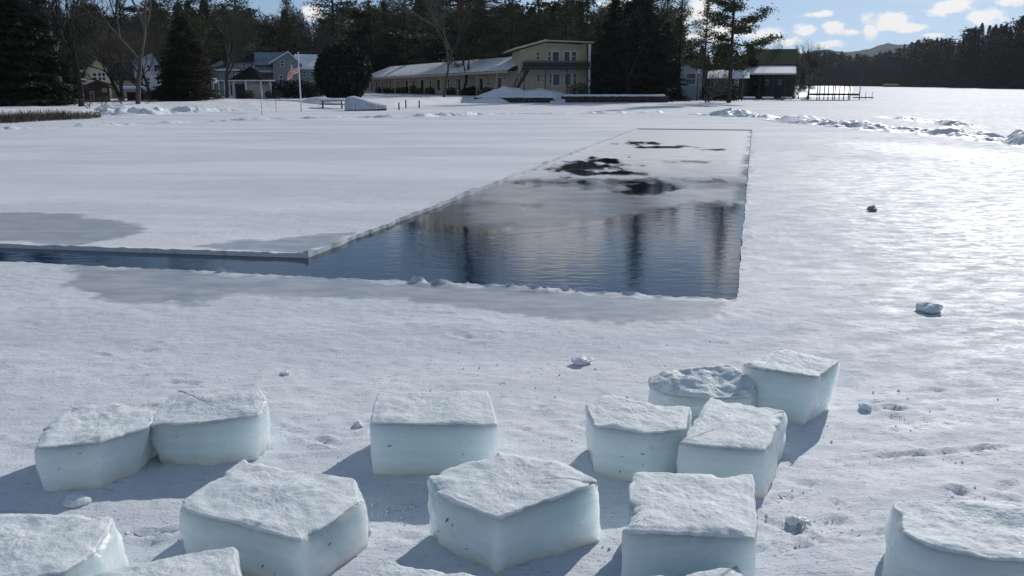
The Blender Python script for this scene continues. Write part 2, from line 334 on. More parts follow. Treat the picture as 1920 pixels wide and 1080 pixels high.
# ------------------------------------------------------------------ the lake: snow-covered ice sheet with the sawn pool
P0 = gnd(1382, 562); PL = gnd(0, 490); PF = gnd(1410, 243); PI_ = gnd(575, 477); PC = gnd(0, 458)
P0, PL, PF, PI_, PC = [np.array(v)[:2] for v in (P0, PL, PF, PI_, PC)]
e1 = (PL - P0) / np.linalg.norm(PL - P0); e2 = (PF - P0); LEN = np.linalg.norm(e2); e2 = e2 / LEN
Binv = np.linalg.inv(np.array([e1, e2]).T)
def ab(x, y): 
    d = np.stack([np.asarray(x) - P0[0], np.asarray(y) - P0[1]], 0); return np.tensordot(Binv, d, 1)
WID, CH = ab(*PI_); aC, bC = ab(*PC); slopeC = (bC - CH) / (aC - WID); AEND = 17.0
def lines(spec):
    out = [spec[0][0]]
    for (x0, x1, d) in spec:
        n = max(1, int(round((x1 - x0) / d))); out += list(np.linspace(x0, x1, n + 1)[1:])
    return out
def geo(x0, x1, d0, k=1.25):
    o = [x0]; d = d0; s = 1 if x1 > x0 else -1
    while (x1 - o[-1]) * s > 0: o.append(o[-1] + s * d); d *= k
    return o[1:]
al = geo(-6, -4000, .1, 1.17)[::-1] + lines([(-6, -4.5, .07), (-4.5, 0, .028), (0, WID, .028), (WID, 7.6, .028), (7.6, AEND, .09)]) + geo(AEND, 4000, .3, 1.25)
bl = geo(-7.5, -80, .2, 1.3)[::-1] + lines([(-7.5, -.0, .028), (0, CH, .05), (CH, CH + 3, .05), (CH + 3, LEN, .12)]) + geo(LEN, 5000, .15, 1.12)
al = np.array(al); bl = np.array(bl)
ia0 = int(np.argmin(abs(al))); iaW = int(np.argmin(abs(al - WID))); iaE = int(np.argmin(abs(al - AEND))); jb0 = int(np.argmin(abs(bl))); jbC = int(np.argmin(abs(bl - CH))); jbL = int(np.argmin(abs(bl - LEN)))
A, B = np.meshgrid(al, bl, indexing='ij')
B2 = B + np.where((A > WID), slopeC * (A - WID), 0) * np.where(A < 60, 1, 0) * np.clip(1 - abs(B - CH) / .95, 0, 1)
# irregular sawn edges
jit = lambda s, k: (fbm(A * s + 3, B * s + 9, k, 3) - .5)
dpool_a = np.minimum(abs(A), 9); near_edge = np.exp(-abs(B) / .05) * ((A > -.1) & (A < AEND + 1))
B2 = B2 + near_edge * jit(11, 3) * .08
edgeL = np.exp(-abs(A - WID) / .06) * ((B > CH - .1) & (B < LEN + .2)); A2 = A + edgeL * (jit(16, 8) * .04 + jit(3, 88) * .08)
edgeR = np.exp(-abs(A) / .05) * ((B > -.1) & (B < LEN)); A2 = A2 + edgeR * (jit(4, 18) * .025 + jit(14, 19) * .03)
X = P0[0] + A2 * e1[0] + B2 * e2[0]; Y = P0[1] + A2 * e1[1] + B2 * e2[1]
fade = 1 - sstep(9, 30, np.hypot(X, Y))
Z = fade * ((fbm(X * 2.2, Y * 3, 5, 4) - .5) * .022 + (fbm(X * 14, Y * 18, 6, 3) - .5) * .012)
pl = fbm(X * 4.2, Y * 5.5, 55, 5); pm = sstep(.42, .6, fbm(X * 1.1, Y * 1.4, 57, 3))
Z = Z + fade * pm * (sstep(.50, .53, pl) * .0045 - sstep(.60, .63, pl) * .004 + sstep(.40, .42, pl) * .003)
# crusty rims
rimN = np.exp(-np.maximum(-B, 0) / .07) * (B <= 0.001) * ((A > -.1) & (A < AEND)) * (fbm(A * 14, B * 14, 21, 3) ** 1.6) * .03 * (.6 + 3.0 * sstep(.45, .7, fbm(A * 1.7, B * 1.7, 28, 3)))
rimL = np.exp(-np.maximum(A - WID, 0) / .08) * (A >= WID - .001) * ((B > CH - .05) & (B < LEN)) * (fbm(A * 19, B * 16, 22, 3) ** 1.5) * .02 * (1 + 4.5 * sstep(.4, .7, fbm(A * 2.2, B * 2.2, 29, 3)))
rimC = np.exp(-np.maximum(B - CH, 0) / .07) * (B >= CH - .001) * ((A > WID) & (A < AEND)) * (fbm(A * 9, B * 9, 23, 3) ** 1.6) * .035
Z = Z + rimN + rimL + rimC
# drag marks and footprints by the blocks
def groove(pts, wid, dep, seed):
    global Z
    W_ = [gnd(*p) for p in pts]
    for p, q in zip(W_[:-1], W_[1:]):
        dx, dy = q.x - p.x, q.y - p.y; l = math.hypot(dx, dy)
        t = np.clip(((X - p.x) * dx + (Y - p.y) * dy) / l ** 2, 0, 1); d = np.hypot(X - p.x - t * dx, Y - p.y - t * dy)
        nn = sstep(.35, .65, fbm(X * 12, Y * 12, seed, 3))
        Z = Z - np.exp(-(d / wid) ** 2) * dep * 1.5 * nn + np.exp(-((d - wid * 1.8) / wid) ** 2) * dep * .8 * nn
groove([(1480, 872), (1640, 858), (1900, 842)], .02, .02, 31); groove([(1560, 1005), (1655, 1002)], .022, .028, 32)
groove([(1430, 950), (1500, 925)], .022, .022, 33); groove([(1425, 975), (1500, 1000), (1570, 1040)], .02, .02, 34)
groove([(960, 800), (1090, 850)], .02, .012, 35); groove([(520, 800), (640, 840)], .025, .018, 36); groove([(600, 1075), (690, 1000)], .016, .014, 37)
groove([(700, 1075), (760, 1040)], .02, .014, 38); groove([(240, 1000), (300, 1005), (330, 996)], .02, .018, 39); groove([(1440, 1010), (1490, 1060)], .015, .014, 40)
groove([(1660, 765), (1740, 775)], .03, .016, 41); groove([(1800, 925), (1900, 940)], .03, .028, 42); groove([(1200, 560), (1900, 520)], .03, .01, 43)
_r = random.Random(44)
for _ in range(46):
    cx_, cy_ = _r.choice([(560, 800), (640, 1010), (1060, 800), (1490, 1000), (1560, 900), (1760, 900), (270, 985), (1700, 780), (640, 830), (1650, 650), (900, 660), (300, 680), (1450, 1050)]); cx_ += _r.gauss(0, 70); cy_ += _r.gauss(0, 25); L_ = _r.uniform(8, 60); sl = _r.gauss(-.1, .35)
    groove([(cx_, cy_), (cx_ + L_, cy_ + L_ * sl)], _r.uniform(.012, .04), _r.uniform(.006, .018), _r.randrange(100, 999))
# wet, bare-ice patches (outlines taken to the ground plane)
def inpoly(px, py, poly):
    ins = np.zeros(px.shape, bool); n = len(poly); mind = np.full(px.shape, 1e9)
    for i in range(n):
        x1, y1 = poly[i]; x2, y2 = poly[(i + 1) % n]
        c = ((y1 > py) != (y2 > py)) & (px < (x2 - x1) * (py - y1) / ((y2 - y1) + 1e-12) + x1); ins ^= c
        dx, dy = x2 - x1, y2 - y1; t = np.clip(((px - x1) * dx + (py - y1) * dy) / (dx * dx + dy * dy), 0, 1); mind = np.minimum(mind, np.hypot(px - x1 - t * dx, py - y1 - t * dy))
    return np.where(ins, mind, -mind)
wet = np.zeros(X.shape)
sel = (np.hypot(X, Y) < 45) & (Y > 3)
for poly, soft, amt in (
    ([(150, 500), (620, 524), (760, 534), (1382, 564), (1370, 590), (1250, 606), (1120, 606), (960, 590), (880, 572), (640, 556), (420, 552), (360, 572), (180, 570), (150, 552), (100, 535), (140, 520)], .3, 1),
    ([(-60, 398), (140, 400), (160, 410), (250, 416), (268, 430), (235, 445), (160, 458), (-60, 452)], .3, 1),
    ([(370, 462), (560, 444), (655, 438), (620, 458), (580, 478)], .25, .9),
    ([(1400, 245), (1415, 245), (1395, 560), (1384, 560)], .1, .75)):
    pw = [tuple(gnd(*p)[:2]) for p in poly]
    d = inpoly(X[sel], Y[sel], pw) + (fbm(X[sel] * 2.5, Y[sel] * 2.5, 77, 4) - .5) * .5
    wet[sel] = np.maximum(wet[sel], amt * sstep(-soft, soft, d))
Z = Z * (1 - .6 * wet * (np.abs(B) > .15) * (np.abs(A - WID) > .15))
nA, nB = A.shape
idx = np.arange(nA * nB).reshape(nA, nB)
hole = np.zeros((nA - 1, nB - 1), bool); hole[ia0:iaW, jb0:jbL] = True; hole[iaW:iaE, jb0:jbC] = True
q = ~hole
F = np.stack([idx[:-1, :-1][q], idx[:-1, 1:][q], idx[1:, 1:][q], idx[1:, :-1][q]], 1)
V = np.stack([X.ravel(), Y.ravel(), Z.ravel()], 1)
# walls of the pool
loop = [(i, jb0) for i in range(ia0, iaE)] + [(iaE, j) for j in range(jb0, jbC)] + [(i, jbC) for i in range(iaE, iaW, -1)] + [(iaW, j) for j in range(jbC, jbL)] + [(i, jbL) for i in range(iaW, ia0, -1)] + [(ia0, j) for j in range(jbL, jb0, -1)]
lt = np.array([idx[i, j] for i, j in loop]); n0 = len(V)
W0 = V[lt].copy(); W1 = V[lt].copy(); W1[:, 2] = -.03 + (fbm(W1[:, 0] * 7, W1[:, 1] * 7, 2, 2) - .5) * .01; W2 = V[lt].copy(); W2[:, 2] = -.45
V = np.concatenate([V, W0, W1, W2]); n = len(lt); n0 += n; k = np.arange(n); k2 = (k + 1) % n
F = np.concatenate([F, np.stack([n0 - n + k, n0 - n + k2, n0 + k2, n0 + k], 1), np.stack([n0 + k, n0 + k2, n0 + n + k2, n0 + n + k], 1)])
def fastmesh(name, V, F, mats, parent=None, smooth=True, attr=None, mi=None, loc=None):
    me = bpy.data.meshes.new(name); V = np.asarray(V, np.float32); F = np.asarray(F, np.int32); k = F.shape[1]
    me.vertices.add(len(V)); me.vertices.foreach_set('co', V.ravel()); me.loops.add(F.size); me.loops.foreach_set('vertex_index', F.ravel())
    me.polygons.add(len(F)); me.polygons.foreach_set('loop_start', np.arange(0, F.size, k, dtype=np.int32)); me.polygons.foreach_set('loop_total', np.full(len(F), k, np.int32))
    if not isinstance(mats, (list, tuple)): mats = [mats]
    for m_ in mats: me.materials.append(m_)
    me.update(calc_edges=True)
    if mi is not None: me.polygons.foreach_set('material_index', np.asarray(mi, np.int32))
    me.polygons.foreach_set('use_smooth', np.full(len(F), smooth))
    if attr:
        for an, av in attr.items():
            a = me.attributes.new(an, 'FLOAT', 'POINT'); a.data.foreach_set('value', np.asarray(av, np.float32))
    me.validate()
    if name is None: return me
    o = bpy.data.objects.new(name, me); col.objects.link(o)
    if parent is not None: o.parent = parent
    if loc is not None: o.location = loc
    return o
gloss = np.zeros(X.shape); sel2 = (np.hypot(X, Y) < 60) & (Y > 3)
for poly, soft, amt in (([(1560, 262), (1700, 268), (1940, 290), (2300, 330), (2300, 345), (1930, 330), (1700, 292), (1580, 278)], 1.2, .5), ([(1700, 400), (1960, 350), (2400, 380), (2400, 560), (1960, 540), (1780, 500), (1700, 450)], 1.0, .6), ([(1800, 600), (2100, 560), (2300, 800), (1850, 760)], .3, .35), ([(1500, 300), (2400, 300), (2400, 900), (1700, 800)], .8, .35)):
    pw = [tuple(gnd(*p)[:2]) for p in poly]; d = inpoly(X[sel2], Y[sel2], pw) + (fbm(X[sel2] * 1.2, Y[sel2] * 1.2, 78, 4) - .5) * 1.2
    gloss[sel2] = np.maximum(gloss[sel2], amt * sstep(-soft, soft, d))
wv = np.concatenate([wet.ravel(), np.zeros(n), np.zeros(n), np.ones(n) * 1.0])
lake = fastmesh('frozen_lake', V, F[:, ::-1], M['lake'], attr={'wet': wv, 'gloss': np.concatenate([gloss.ravel(), np.zeros(3 * n)])}); tag(lake, kind='structure')

# water and the skim of new ice
def pt(a, b, z): v = P0 + a * e1 + b * e2; return (v[0], v[1], z)
WZ = -.046
wo = meshobj('water', [pt(-.3, -.3, WZ), pt(AEND + .3, -.3, WZ), pt(AEND + .3, LEN + .3, WZ), pt(-.3, LEN + .3, WZ)], [(0, 3, 2, 1)], M['water']); tag(wo, kind='structure')
edge_px = [(560, 470), (654, 452), (724, 437), (794, 431), (870, 440), (949, 441), (1029, 434), (1122, 422), (1169, 413), (1215, 400), (1263, 393), (1310, 389), (1357, 392), (1378, 400), (1400, 407)]
ex = [p[0] for p in edge_px]; ey = [p[1] for p in edge_px]
ga = np.linspace(-.08, WID + .08, 130); rows = []
ew = np.array([tuple(gnd(x, y, WZ)[:2]) for x, y in edge_px]); eab = ab(ew[:, 0], ew[:, 1])
o_ = np.argsort(eab[0]); bedge = np.interp(ga, eab[0][o_], eab[1][o_]) + (fbm(ga * 3, ga * 0, 4, 3) - .5) * .15
NB_ = 260; T = np.linspace(0, 1, NB_) ** 1.3
SA, ST = np.meshgrid(ga, T, indexing='ij'); SB = bedge[:, None] + (LEN + .08 - bedge[:, None]) * ST
SX = P0[0] + SA * e1[0] + SB * e2[0]; SY = P0[1] + SA * e1[1] + SB * e2[1]
def topx(X, Y, z=0):
    zc = Y * cp + (CAM_H - z) * sp_; up = Y * sp_ - (CAM_H - z) * cp
    return 960 + FPX * X / zc, 540 - FPX * up / zc
qx, qy = topx(SX, SY, WZ)
frost = np.interp(qy, [230, 255, 300, 332, 342, 380, 440, 480], [1.12, 1.08, .96, .80, .54, .46, .42, .40])
frost = np.maximum(frost - .30 * sstep(860, 760, qx) * (qy > 340), 0.02) - .25 * sstep(900, 830, qx) * sstep(330, 345, qy)
frost = frost + .16 * np.exp(-((qx - 960) / 70) ** 2) * np.exp(-((qy - 370) / 45) ** 2) + .22 * sstep(1200, 1290, qx) * sstep(345, 362, qy) * sstep(410, 385, qy)
for cx, cy, rx, ry, s in ((1085, 314, 68, 13, 1), (1130, 302, 35, 5, 1), (1195, 268, 38, 3.5, 1), (1250, 276, 42, 2.6, 1), (1212, 352, 46, 10, .9), (1160, 326, 50, 3, .6), (1330, 281, 22, 2, .8), (1372, 392, 24, 9, .8), (1190, 410, 40, 8, .7), (1010, 385, 30, 3, .3), (1060, 346, 60, 6, .35), (1300, 304, 60, 2, .5), (1140, 340, 160, 5, .35)):
    d = np.hypot((qx - cx) / rx, (qy - cy) / ry) + (fbm(SX * 2.6, SY * 1.1, 91, 5) - .5) * 2.6 + (fbm(SX * 9, SY * 2.5, 92, 3) - .5) * .8
    frost = frost - s * .9 * sstep(1.35, .55, d)
frost = frost * (.12 + .88 * sstep(0, .035, ST + (fbm(SX * 4, SY * 1.5, 61, 4) - .55) * .05)); frost = frost - .5 * sstep(.30, .0, SA) * sstep(.35, .6, fbm(SA * 2, SB * 1.5, 14, 3))
ii = np.arange(SX.size).reshape(SX.shape)
SF = np.stack([ii[:-1, :-1].ravel(), ii[:-1, 1:].ravel(), ii[1:, 1:].ravel(), ii[1:, :-1].ravel()], 1)
sk = fastmesh('thin_ice', np.stack([SX.ravel(), SY.ravel(), np.full(SX.size, WZ + .0015)], 1), SF[:, ::-1], M['skim'], attr={'frost': frost.ravel()})
tag(sk, kind='structure')

# ------------------------------------------------------------------ shore ground (snow-covered land)
sh_x = [-900, -300, 0, 140, 300, 560, 740, 860, 1240, 1400, 1500, 1620, 1700, 1760]
sh_y = [262, 244, 229, 222, 211, 208, 202, 194, 189, 184.5, 183, 180, 176, 172]
sh_t = []; sh_Y = []
for x, y in zip(sh_x, sh_y): g_ = gnd(x, y); sh_t.append(g_.x / g_.y); sh_Y.append(g_.y)
def shoreY(t): return np.interp(t, sh_t, sh_Y)
t_end = gnd(1625, 180); t_end = t_end.x / t_end.y
def landz(x, y):
    x = np.asarray(x, float); y = np.asarray(y, float); t = x / np.maximum(y, 1); s = y - shoreY(t)
    m = sstep(t_end + .01, t_end - .045, t)
    wallt = sstep(-.06, -.03, t) * sstep(.20, .17, t)
    z = .50 * sstep(0, 9, s) * (1 - wallt) + .50 * sstep(-.2, .6, s) * wallt
    z = z + (fbm(x * .35, y * .35, 40, 4) - .5) * .22 * sstep(.5, 5, s) + (fbm(x * .9, y * .9, 41, 3) - .5) * .10 * sstep(.2, 3, s)
    z = z + 5.5 * sstep(65, 190, s) * sstep(.17, .05, t)
    return -.5 + (z + .5) * sstep(-1.5, 0, s) * m
tt = np.concatenate([np.linspace(-1.0, -.62, 24)[:-1], np.linspace(-.62, t_end + .02, 420)]); ss = np.concatenate([np.linspace(-2, 12, 70), np.geomspace(12.3, 420, 90)])
TT, S_ = np.meshgrid(tt, ss, indexing='ij'); YY = shoreY(TT) + S_; XX = TT * YY; ZZ = landz(XX, YY)
ii = np.arange(XX.size).reshape(XX.shape); LF = np.stack([ii[:-1, :-1].ravel(), ii[1:, :-1].ravel(), ii[1:, 1:].ravel(), ii[:-1, 1:].ravel()], 1)
tag(fastmesh('snowy_shore', np.stack([XX.ravel(), YY.ravel(), ZZ.ravel()], 1), LF, M['snow']), kind='structure')
def lz(x, y): return float(landz(x, y))

# ------------------------------------------------------------------ ploughed snow banks on the lake
def bank(pts, name='snow_bank', seed=0, label=None):
    P = [(gnd(x, y), h, w) for x, y, h, w in pts]; n = 60 * len(pts); u = np.linspace(0, len(P) - 1, n)
    cx = np.interp(u, range(len(P)), [p[0].x for p in P]); cy = np.interp(u, range(len(P)), [p[0].y for p in P]); h = np.interp(u, range(len(P)), [p[1] for p in P]); w = np.interp(u, range(len(P)), [p[2] for p in P])
    dx = np.gradient(cx); dy = np.gradient(cy); l = np.hypot(dx, dy); nx, ny = -dy / l, dx / l
    v = np.linspace(-1, 1, 40); U, Vv = np.meshgrid(np.arange(n), v, indexing='ij')
    x = cx[U] + nx[U] * Vv * w[U]; y = cy[U] + ny[U] * Vv * w[U]
    prof = np.clip(1 - np.abs(Vv) ** 1.6, 0, 1); end = sstep(0, .25, u[U]) * sstep(len(P) - 1, len(P) - 1.3, u[U])
    z = -.03 + prof * end * h[U] * (.15 + 1.5 * sstep(.3, .75, fbm(x * 1.1, y * 1.1, seed, 5))) + prof * end * .5 * h[U] * (fbm(x * 5, y * 5, seed + 5, 3) - .4)
    ii = np.arange(x.size).reshape(x.shape); f = np.stack([ii[:-1, :-1].ravel(), ii[1:, :-1].ravel(), ii[1:, 1:].ravel(), ii[:-1, 1:].ravel()], 1)
    o = fastmesh(name, np.stack([x.ravel(), y.ravel(), z.ravel()], 1), f, M['snow']); tag(o, kind='structure'); return o
bank([(1290, 214, .05, .8), (1340, 216, .22, 1.2), (1385, 218, .34, 1.3), (1410, 219, .15, 1.0), (1450, 222, .12, 1.0)], seed=3)
bank([(1440, 224, .10, .8), (1490, 228, .26, 1.5), (1540, 233, .20, 1.4), (1600, 238, .20, 1.5), (1680, 246, .20, 1.3), (1720, 248, .15, 1.2), (1790, 254, .22, 1.5), (1860, 262, .15, 1.2), (1910, 266, .28, 1.4), (2000, 280, .42, 1.3), (2150, 300, .4, 1.3)], seed=9)
bank([(1640, 219, .04, .7), (1680, 222, .10, .8), (1760, 231, .14, .9), (1800, 236, .20, .7), (1850, 240, .05, .5)], seed=14)
bank([(-150, 250, .16, .7), (0, 243, .14, .7), (200, 236, .13, .6), (400, 228, .12, .6), (600, 222, .10, .6), (790, 219, .16, .6), (830, 217, .18, .6), (950, 214, .12, .6), (1100, 213, .12, .6), (1290, 212, .12, .6)], seed=23)
bank([(150, 212, .25, 1.2), (240, 216, .3, 1.5), (330, 211, .3, 1.4), (430, 208, .18, 1.2), (520, 207, .14, 1.0)], seed=29)

# ------------------------------------------------------------------ ice blocks
def hgt(xt, yt, xb, yb):
    b = gnd(xb, yb); return at(xt, yt, b.y).z
def smoothpoly(P, n=110, it=3):
    P = [Vector(p) for p in P]; L_ = [0]
    for i in range(len(P)): L_.append(L_[-1] + (P[(i + 1) % len(P)] - P[i]).length)
    out = []; cor = []
    for k in range(n):
        s = L_[-1] * k / n; i = max(j for j in range(len(P)) if L_[j] <= s + 1e-9); t = (s - L_[i]) / (L_[i + 1] - L_[i]); out.append(P[i].lerp(P[(i + 1) % len(P)], t))
    for _ in range(it): out = [(out[k - 1] + out[k] * 2 + out[(k + 1) % n]) / 4 for k in range(n)]
    return out
def ice_block(label, top, h, bottom=None, seed=0, tilt=None, rough=1.0, crust=.007, debris=(), chip=0):
    """top: pixel corners of the upper face (lying at height h), bottom: (dx, dy) metres that each foot corner is moved"""
    rnd = random.Random(seed); n = 190
    hs = h if isinstance(h, (list, tuple)) else [h] * len(top)
    T = [gnd(x, y, hh) for (x, y), hh in zip(top, hs)]
    area = sum(T[i].x * T[(i + 1) % len(T)].y - T[(i + 1) % len(T)].x * T[i].y for i in range(len(T)))
    bottom = bottom or [(0, 0)] * len(T)
    Bt = [Vector((t.x + d[0], t.y + d[1], -.012)) for t, d in zip(T, bottom)]
    if area < 0: T.reverse(); Bt.reverse()
    L_ = [0]
    for i in range(len(T)): L_.append(L_[-1] + (T[(i + 1) % len(T)] - T[i]).length)
    tp = []; bt = []
    for k in range(n):
        s = L_[-1] * k / n; i = max(j for j in range(len(T)) if L_[j] <= s + 1e-9); t = (s - L_[i]) / (L_[i + 1] - L_[i])
        tp.append(T[i].lerp(T[(i + 1) % len(T)], t)); bt.append(Bt[i].lerp(Bt[(i + 1) % len(T)], t))
    for _ in range(2):
        tp = [(tp[k - 1] + tp[k] * 2 + tp[(k + 1) % n]) / 4 for k in range(n)]; bt = [(bt[k - 1] + bt[k] * 2 + bt[(k + 1) % n]) / 4 for k in range(n)]
    c = sum(tp, Vector()) / n; org = Vector((c.x, c.y, 0))
    tp = np.array(tp); bt = np.array(bt); cc = np.array([c.x, c.y]); sx = seed * 7.3
    def nrm(P):
        d = np.roll(P, -1, 0)[:, :2] - np.roll(P, 1, 0)[:, :2]; nn = np.stack([d[:, 1], -d[:, 0]], 1); return nn / np.linalg.norm(nn, axis=1, keepdims=True)
    nv = nrm(tp); rows = []; NR = 16; arc = np.arange(n) * L_[-1] / n
    for r in range(NR + 1):
        t = r / NR; P = tp * (1 - t) + bt * t
        off = (fbm(arc * 5 + sx, np.full(n, t * 2.2 + sx), seed, 4) - .5) * .035 * rough + (fbm(arc * 22 + sx, np.full(n, t * 9), seed + 3, 2) - .5) * .008
        rd = .007 * math.exp(-t / .025) + .014 * math.exp(-(1 - t) / .05)
        chipn = np.clip(fbm(arc * 7 + sx, np.full(n, 3.1), seed + 31, 5) - .55, 0, .25) * .10 * math.exp(-t / .16) + np.clip(fbm(arc * 4 + sx, np.full(n, 8.1), seed + 37, 4) - .56, 0, 1) * .12 * math.exp(-(1 - t) / .2)
        rd = rd + chipn
        P = P.copy(); P[:, :2] += nv * (off - rd)[:, None]
        P[:, 2] -= chipn * .5 * (t < .5); P[:, 2] -= .004 * (r == 0)
        rows.append(P)
    # top surface rings
    def toprow(s, lift, rim=0):
        P = rows[0].copy(); P[:, :2] = cc + (P[:, :2] - cc) * s
        zc = c.z; P[:, 2] = zc + (tp[:, 2] - .004 - zc) * s - (tp[:, 2] - .004 - rows[0][:, 2]) * math.exp(-(1 - s) / .06)
        P[:, 2] += lift + (fbm(P[:, 0] * 6 + sx, P[:, 1] * 6, seed + 9, 3) - .5) * .03 * rough * min(1, (1 - s) * 6 + .15) + (fbm(P[:, 0] * 22 + sx, P[:, 1] * 22, seed + 11, 3) - .5) * .007 * rough * min(1, (1 - s) * 8 + .3) + (fbm(P[:, 0] * 85 + sx, P[:, 1] * 85, seed + 13, 2) - .5) * .005
        return P
    SS = [.99, .97, .95] + [.95 - .0265 * q_ for q_ in range(1, 35)] + [.025]
    trs = [toprow(s, .0) for s in SS]
    V = []; F = []
    allr = trs[::-1] + rows
    for P in allr: V += [tuple(p) for p in P]
    for r in range(len(allr) - 1):
        for k in range(n): F.append((r * n + k, (r + 1) * n + k, (r + 1) * n + (k + 1) % n, r * n + (k + 1) % n))
    F.append(tuple(range(n))); F.append(tuple((len(allr) - 1) * n + k for k in range(n - 1, -1, -1)))
    root = empty('ice_block', org, label, 'ice block', 'sawn ice blocks lying on the lake snow')
    V = [Vector(v) - org for v in V]
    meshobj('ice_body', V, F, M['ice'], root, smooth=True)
    # frost crust that drapes a little over the rim
    CR = [toprow(s, crust * (1.0 if s < .9 else .75)) for s in SS]
    drop = (.002 + .07 * np.clip(fbm(arc * 15 + sx, arc * 0, seed + 20, 5) - .30, 0, 1) ** 1.2)
    r1 = rows[0].copy(); r1[:, :2] += nv * .001; r1[:, 2] += crust * .30
    r2 = rows[0].copy(); r2[:, :2] += nv * .0025; r2[:, 2] -= drop * .5
    tq = np.clip(drop / max(.05, c.z), 0, 1)[:, None]; r3 = rows[0] * (1 - tq) + rows[NR] * tq; r3[:, :2] -= nv * .003; r3[:, 2] -= 0
    CR = CR[::-1] + [r1, r2, r3]; V = []; F = []
    for P in CR: V += [tuple(p) for p in P]
    for r in range(len(CR) - 1):
        for k in range(n): F.append((r * n + k, (r + 1) * n + k, (r + 1) * n + (k + 1) % n, r * n + (k + 1) % n))
    F.append(tuple(range(n))); V = [Vector(v) - org for v in V]
    meshobj('frost_crust', V, F, M['crust'], root, smooth=True)
    # bits of weed frozen into the sides (pixel positions projected on the body)
    if debris:
        from mathutils.bvhtree import BVHTree
        bvh = BVHTree.FromPolygons([Vector(tuple(p)) for P in rows for p in P], [(r * n + k, (r + 1) * n + k, (r + 1) * n + (k + 1) % n, r * n + (k + 1) % n) for r in range(NR) for k in range(n)])
        for (x, y, ang, ln) in debris:
            mb = MB(org)
            d = ray(x, y).normalized(); hit, nn, _, dist = bvh.ray_cast(Vector((0, 0, CAM_H)), d)
            if hit is None: continue
            u = nn.cross(Vector((0, 0, 1))).normalized(); vv = nn.cross(u).normalized(); a = R(ang); dirv = (u * math.cos(a) + vv * math.sin(a)); w = nn.cross(dirv)
            p = hit - d * .002; L2 = ln * .5
            mb.prism([p - dirv * L2, p - dirv * L2 * .2 + w * ln * .13, p + dirv * L2 + w * ln * .05, p + w * -ln * .10], -d * .0015)
            mb.build('frozen_weed', M['weed'], root)
    return root
M['weed'] = mat('frozen_weed', (.10, .13, .10), .7, noise=(50, .4))

hA = hgt(60, 832, 55, 923); hC = hgt(693, 791, 697, 890); hD = hgt(1107, 795, 1117, 890); hF = hgt(1130, 902, 1131, 1013); hH = hgt(337, 954, 331, 1045)
hE = hgt(1437, 845, 1447, 935); hO = hgt(1525, 696, 1493, 789)
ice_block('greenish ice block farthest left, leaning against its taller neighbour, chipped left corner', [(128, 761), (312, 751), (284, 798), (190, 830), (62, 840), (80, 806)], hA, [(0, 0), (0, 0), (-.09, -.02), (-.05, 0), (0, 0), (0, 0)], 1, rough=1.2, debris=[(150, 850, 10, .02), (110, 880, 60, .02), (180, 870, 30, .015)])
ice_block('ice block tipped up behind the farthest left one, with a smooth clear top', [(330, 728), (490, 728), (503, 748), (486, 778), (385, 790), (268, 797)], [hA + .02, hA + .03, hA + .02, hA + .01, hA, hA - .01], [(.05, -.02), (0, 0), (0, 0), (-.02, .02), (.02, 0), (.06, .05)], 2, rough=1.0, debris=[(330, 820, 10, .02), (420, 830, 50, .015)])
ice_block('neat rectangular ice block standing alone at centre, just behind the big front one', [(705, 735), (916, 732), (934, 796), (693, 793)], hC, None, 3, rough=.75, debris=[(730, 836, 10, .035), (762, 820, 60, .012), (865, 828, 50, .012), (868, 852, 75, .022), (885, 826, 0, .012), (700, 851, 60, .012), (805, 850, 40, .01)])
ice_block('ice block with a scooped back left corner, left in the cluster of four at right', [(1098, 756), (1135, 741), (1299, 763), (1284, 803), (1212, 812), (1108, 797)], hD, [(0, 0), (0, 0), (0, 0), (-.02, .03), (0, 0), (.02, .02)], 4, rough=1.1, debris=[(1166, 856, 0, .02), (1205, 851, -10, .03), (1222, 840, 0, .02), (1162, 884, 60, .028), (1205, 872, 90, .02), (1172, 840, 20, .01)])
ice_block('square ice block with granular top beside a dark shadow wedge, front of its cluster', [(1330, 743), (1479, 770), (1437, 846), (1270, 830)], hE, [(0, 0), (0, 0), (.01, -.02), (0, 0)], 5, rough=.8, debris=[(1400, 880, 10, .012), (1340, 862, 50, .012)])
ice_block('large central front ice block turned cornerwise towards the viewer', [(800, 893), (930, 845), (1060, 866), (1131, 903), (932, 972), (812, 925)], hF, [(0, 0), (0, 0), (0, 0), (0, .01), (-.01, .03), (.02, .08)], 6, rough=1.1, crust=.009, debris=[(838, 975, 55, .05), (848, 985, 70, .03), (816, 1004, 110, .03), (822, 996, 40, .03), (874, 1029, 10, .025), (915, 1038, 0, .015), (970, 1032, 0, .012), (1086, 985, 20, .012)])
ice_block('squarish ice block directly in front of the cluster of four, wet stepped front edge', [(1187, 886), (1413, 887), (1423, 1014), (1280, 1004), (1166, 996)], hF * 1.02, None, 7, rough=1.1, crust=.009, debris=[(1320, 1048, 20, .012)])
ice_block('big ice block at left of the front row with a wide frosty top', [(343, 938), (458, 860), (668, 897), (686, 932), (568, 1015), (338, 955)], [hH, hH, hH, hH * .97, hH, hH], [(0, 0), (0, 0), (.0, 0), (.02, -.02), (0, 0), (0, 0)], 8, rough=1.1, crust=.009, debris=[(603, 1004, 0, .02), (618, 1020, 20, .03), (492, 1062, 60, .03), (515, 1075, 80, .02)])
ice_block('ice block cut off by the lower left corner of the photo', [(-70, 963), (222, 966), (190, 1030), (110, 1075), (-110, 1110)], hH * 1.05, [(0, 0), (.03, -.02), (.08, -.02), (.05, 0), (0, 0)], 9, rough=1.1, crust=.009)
ice_block('low ice block sliver with a pointed corner in front of the big left block', [(146, 1080), (300, 1046), (444, 1023), (452, 1078), (420, 1150), (180, 1150)], hH * 1.0, None, 10, rough=.9)
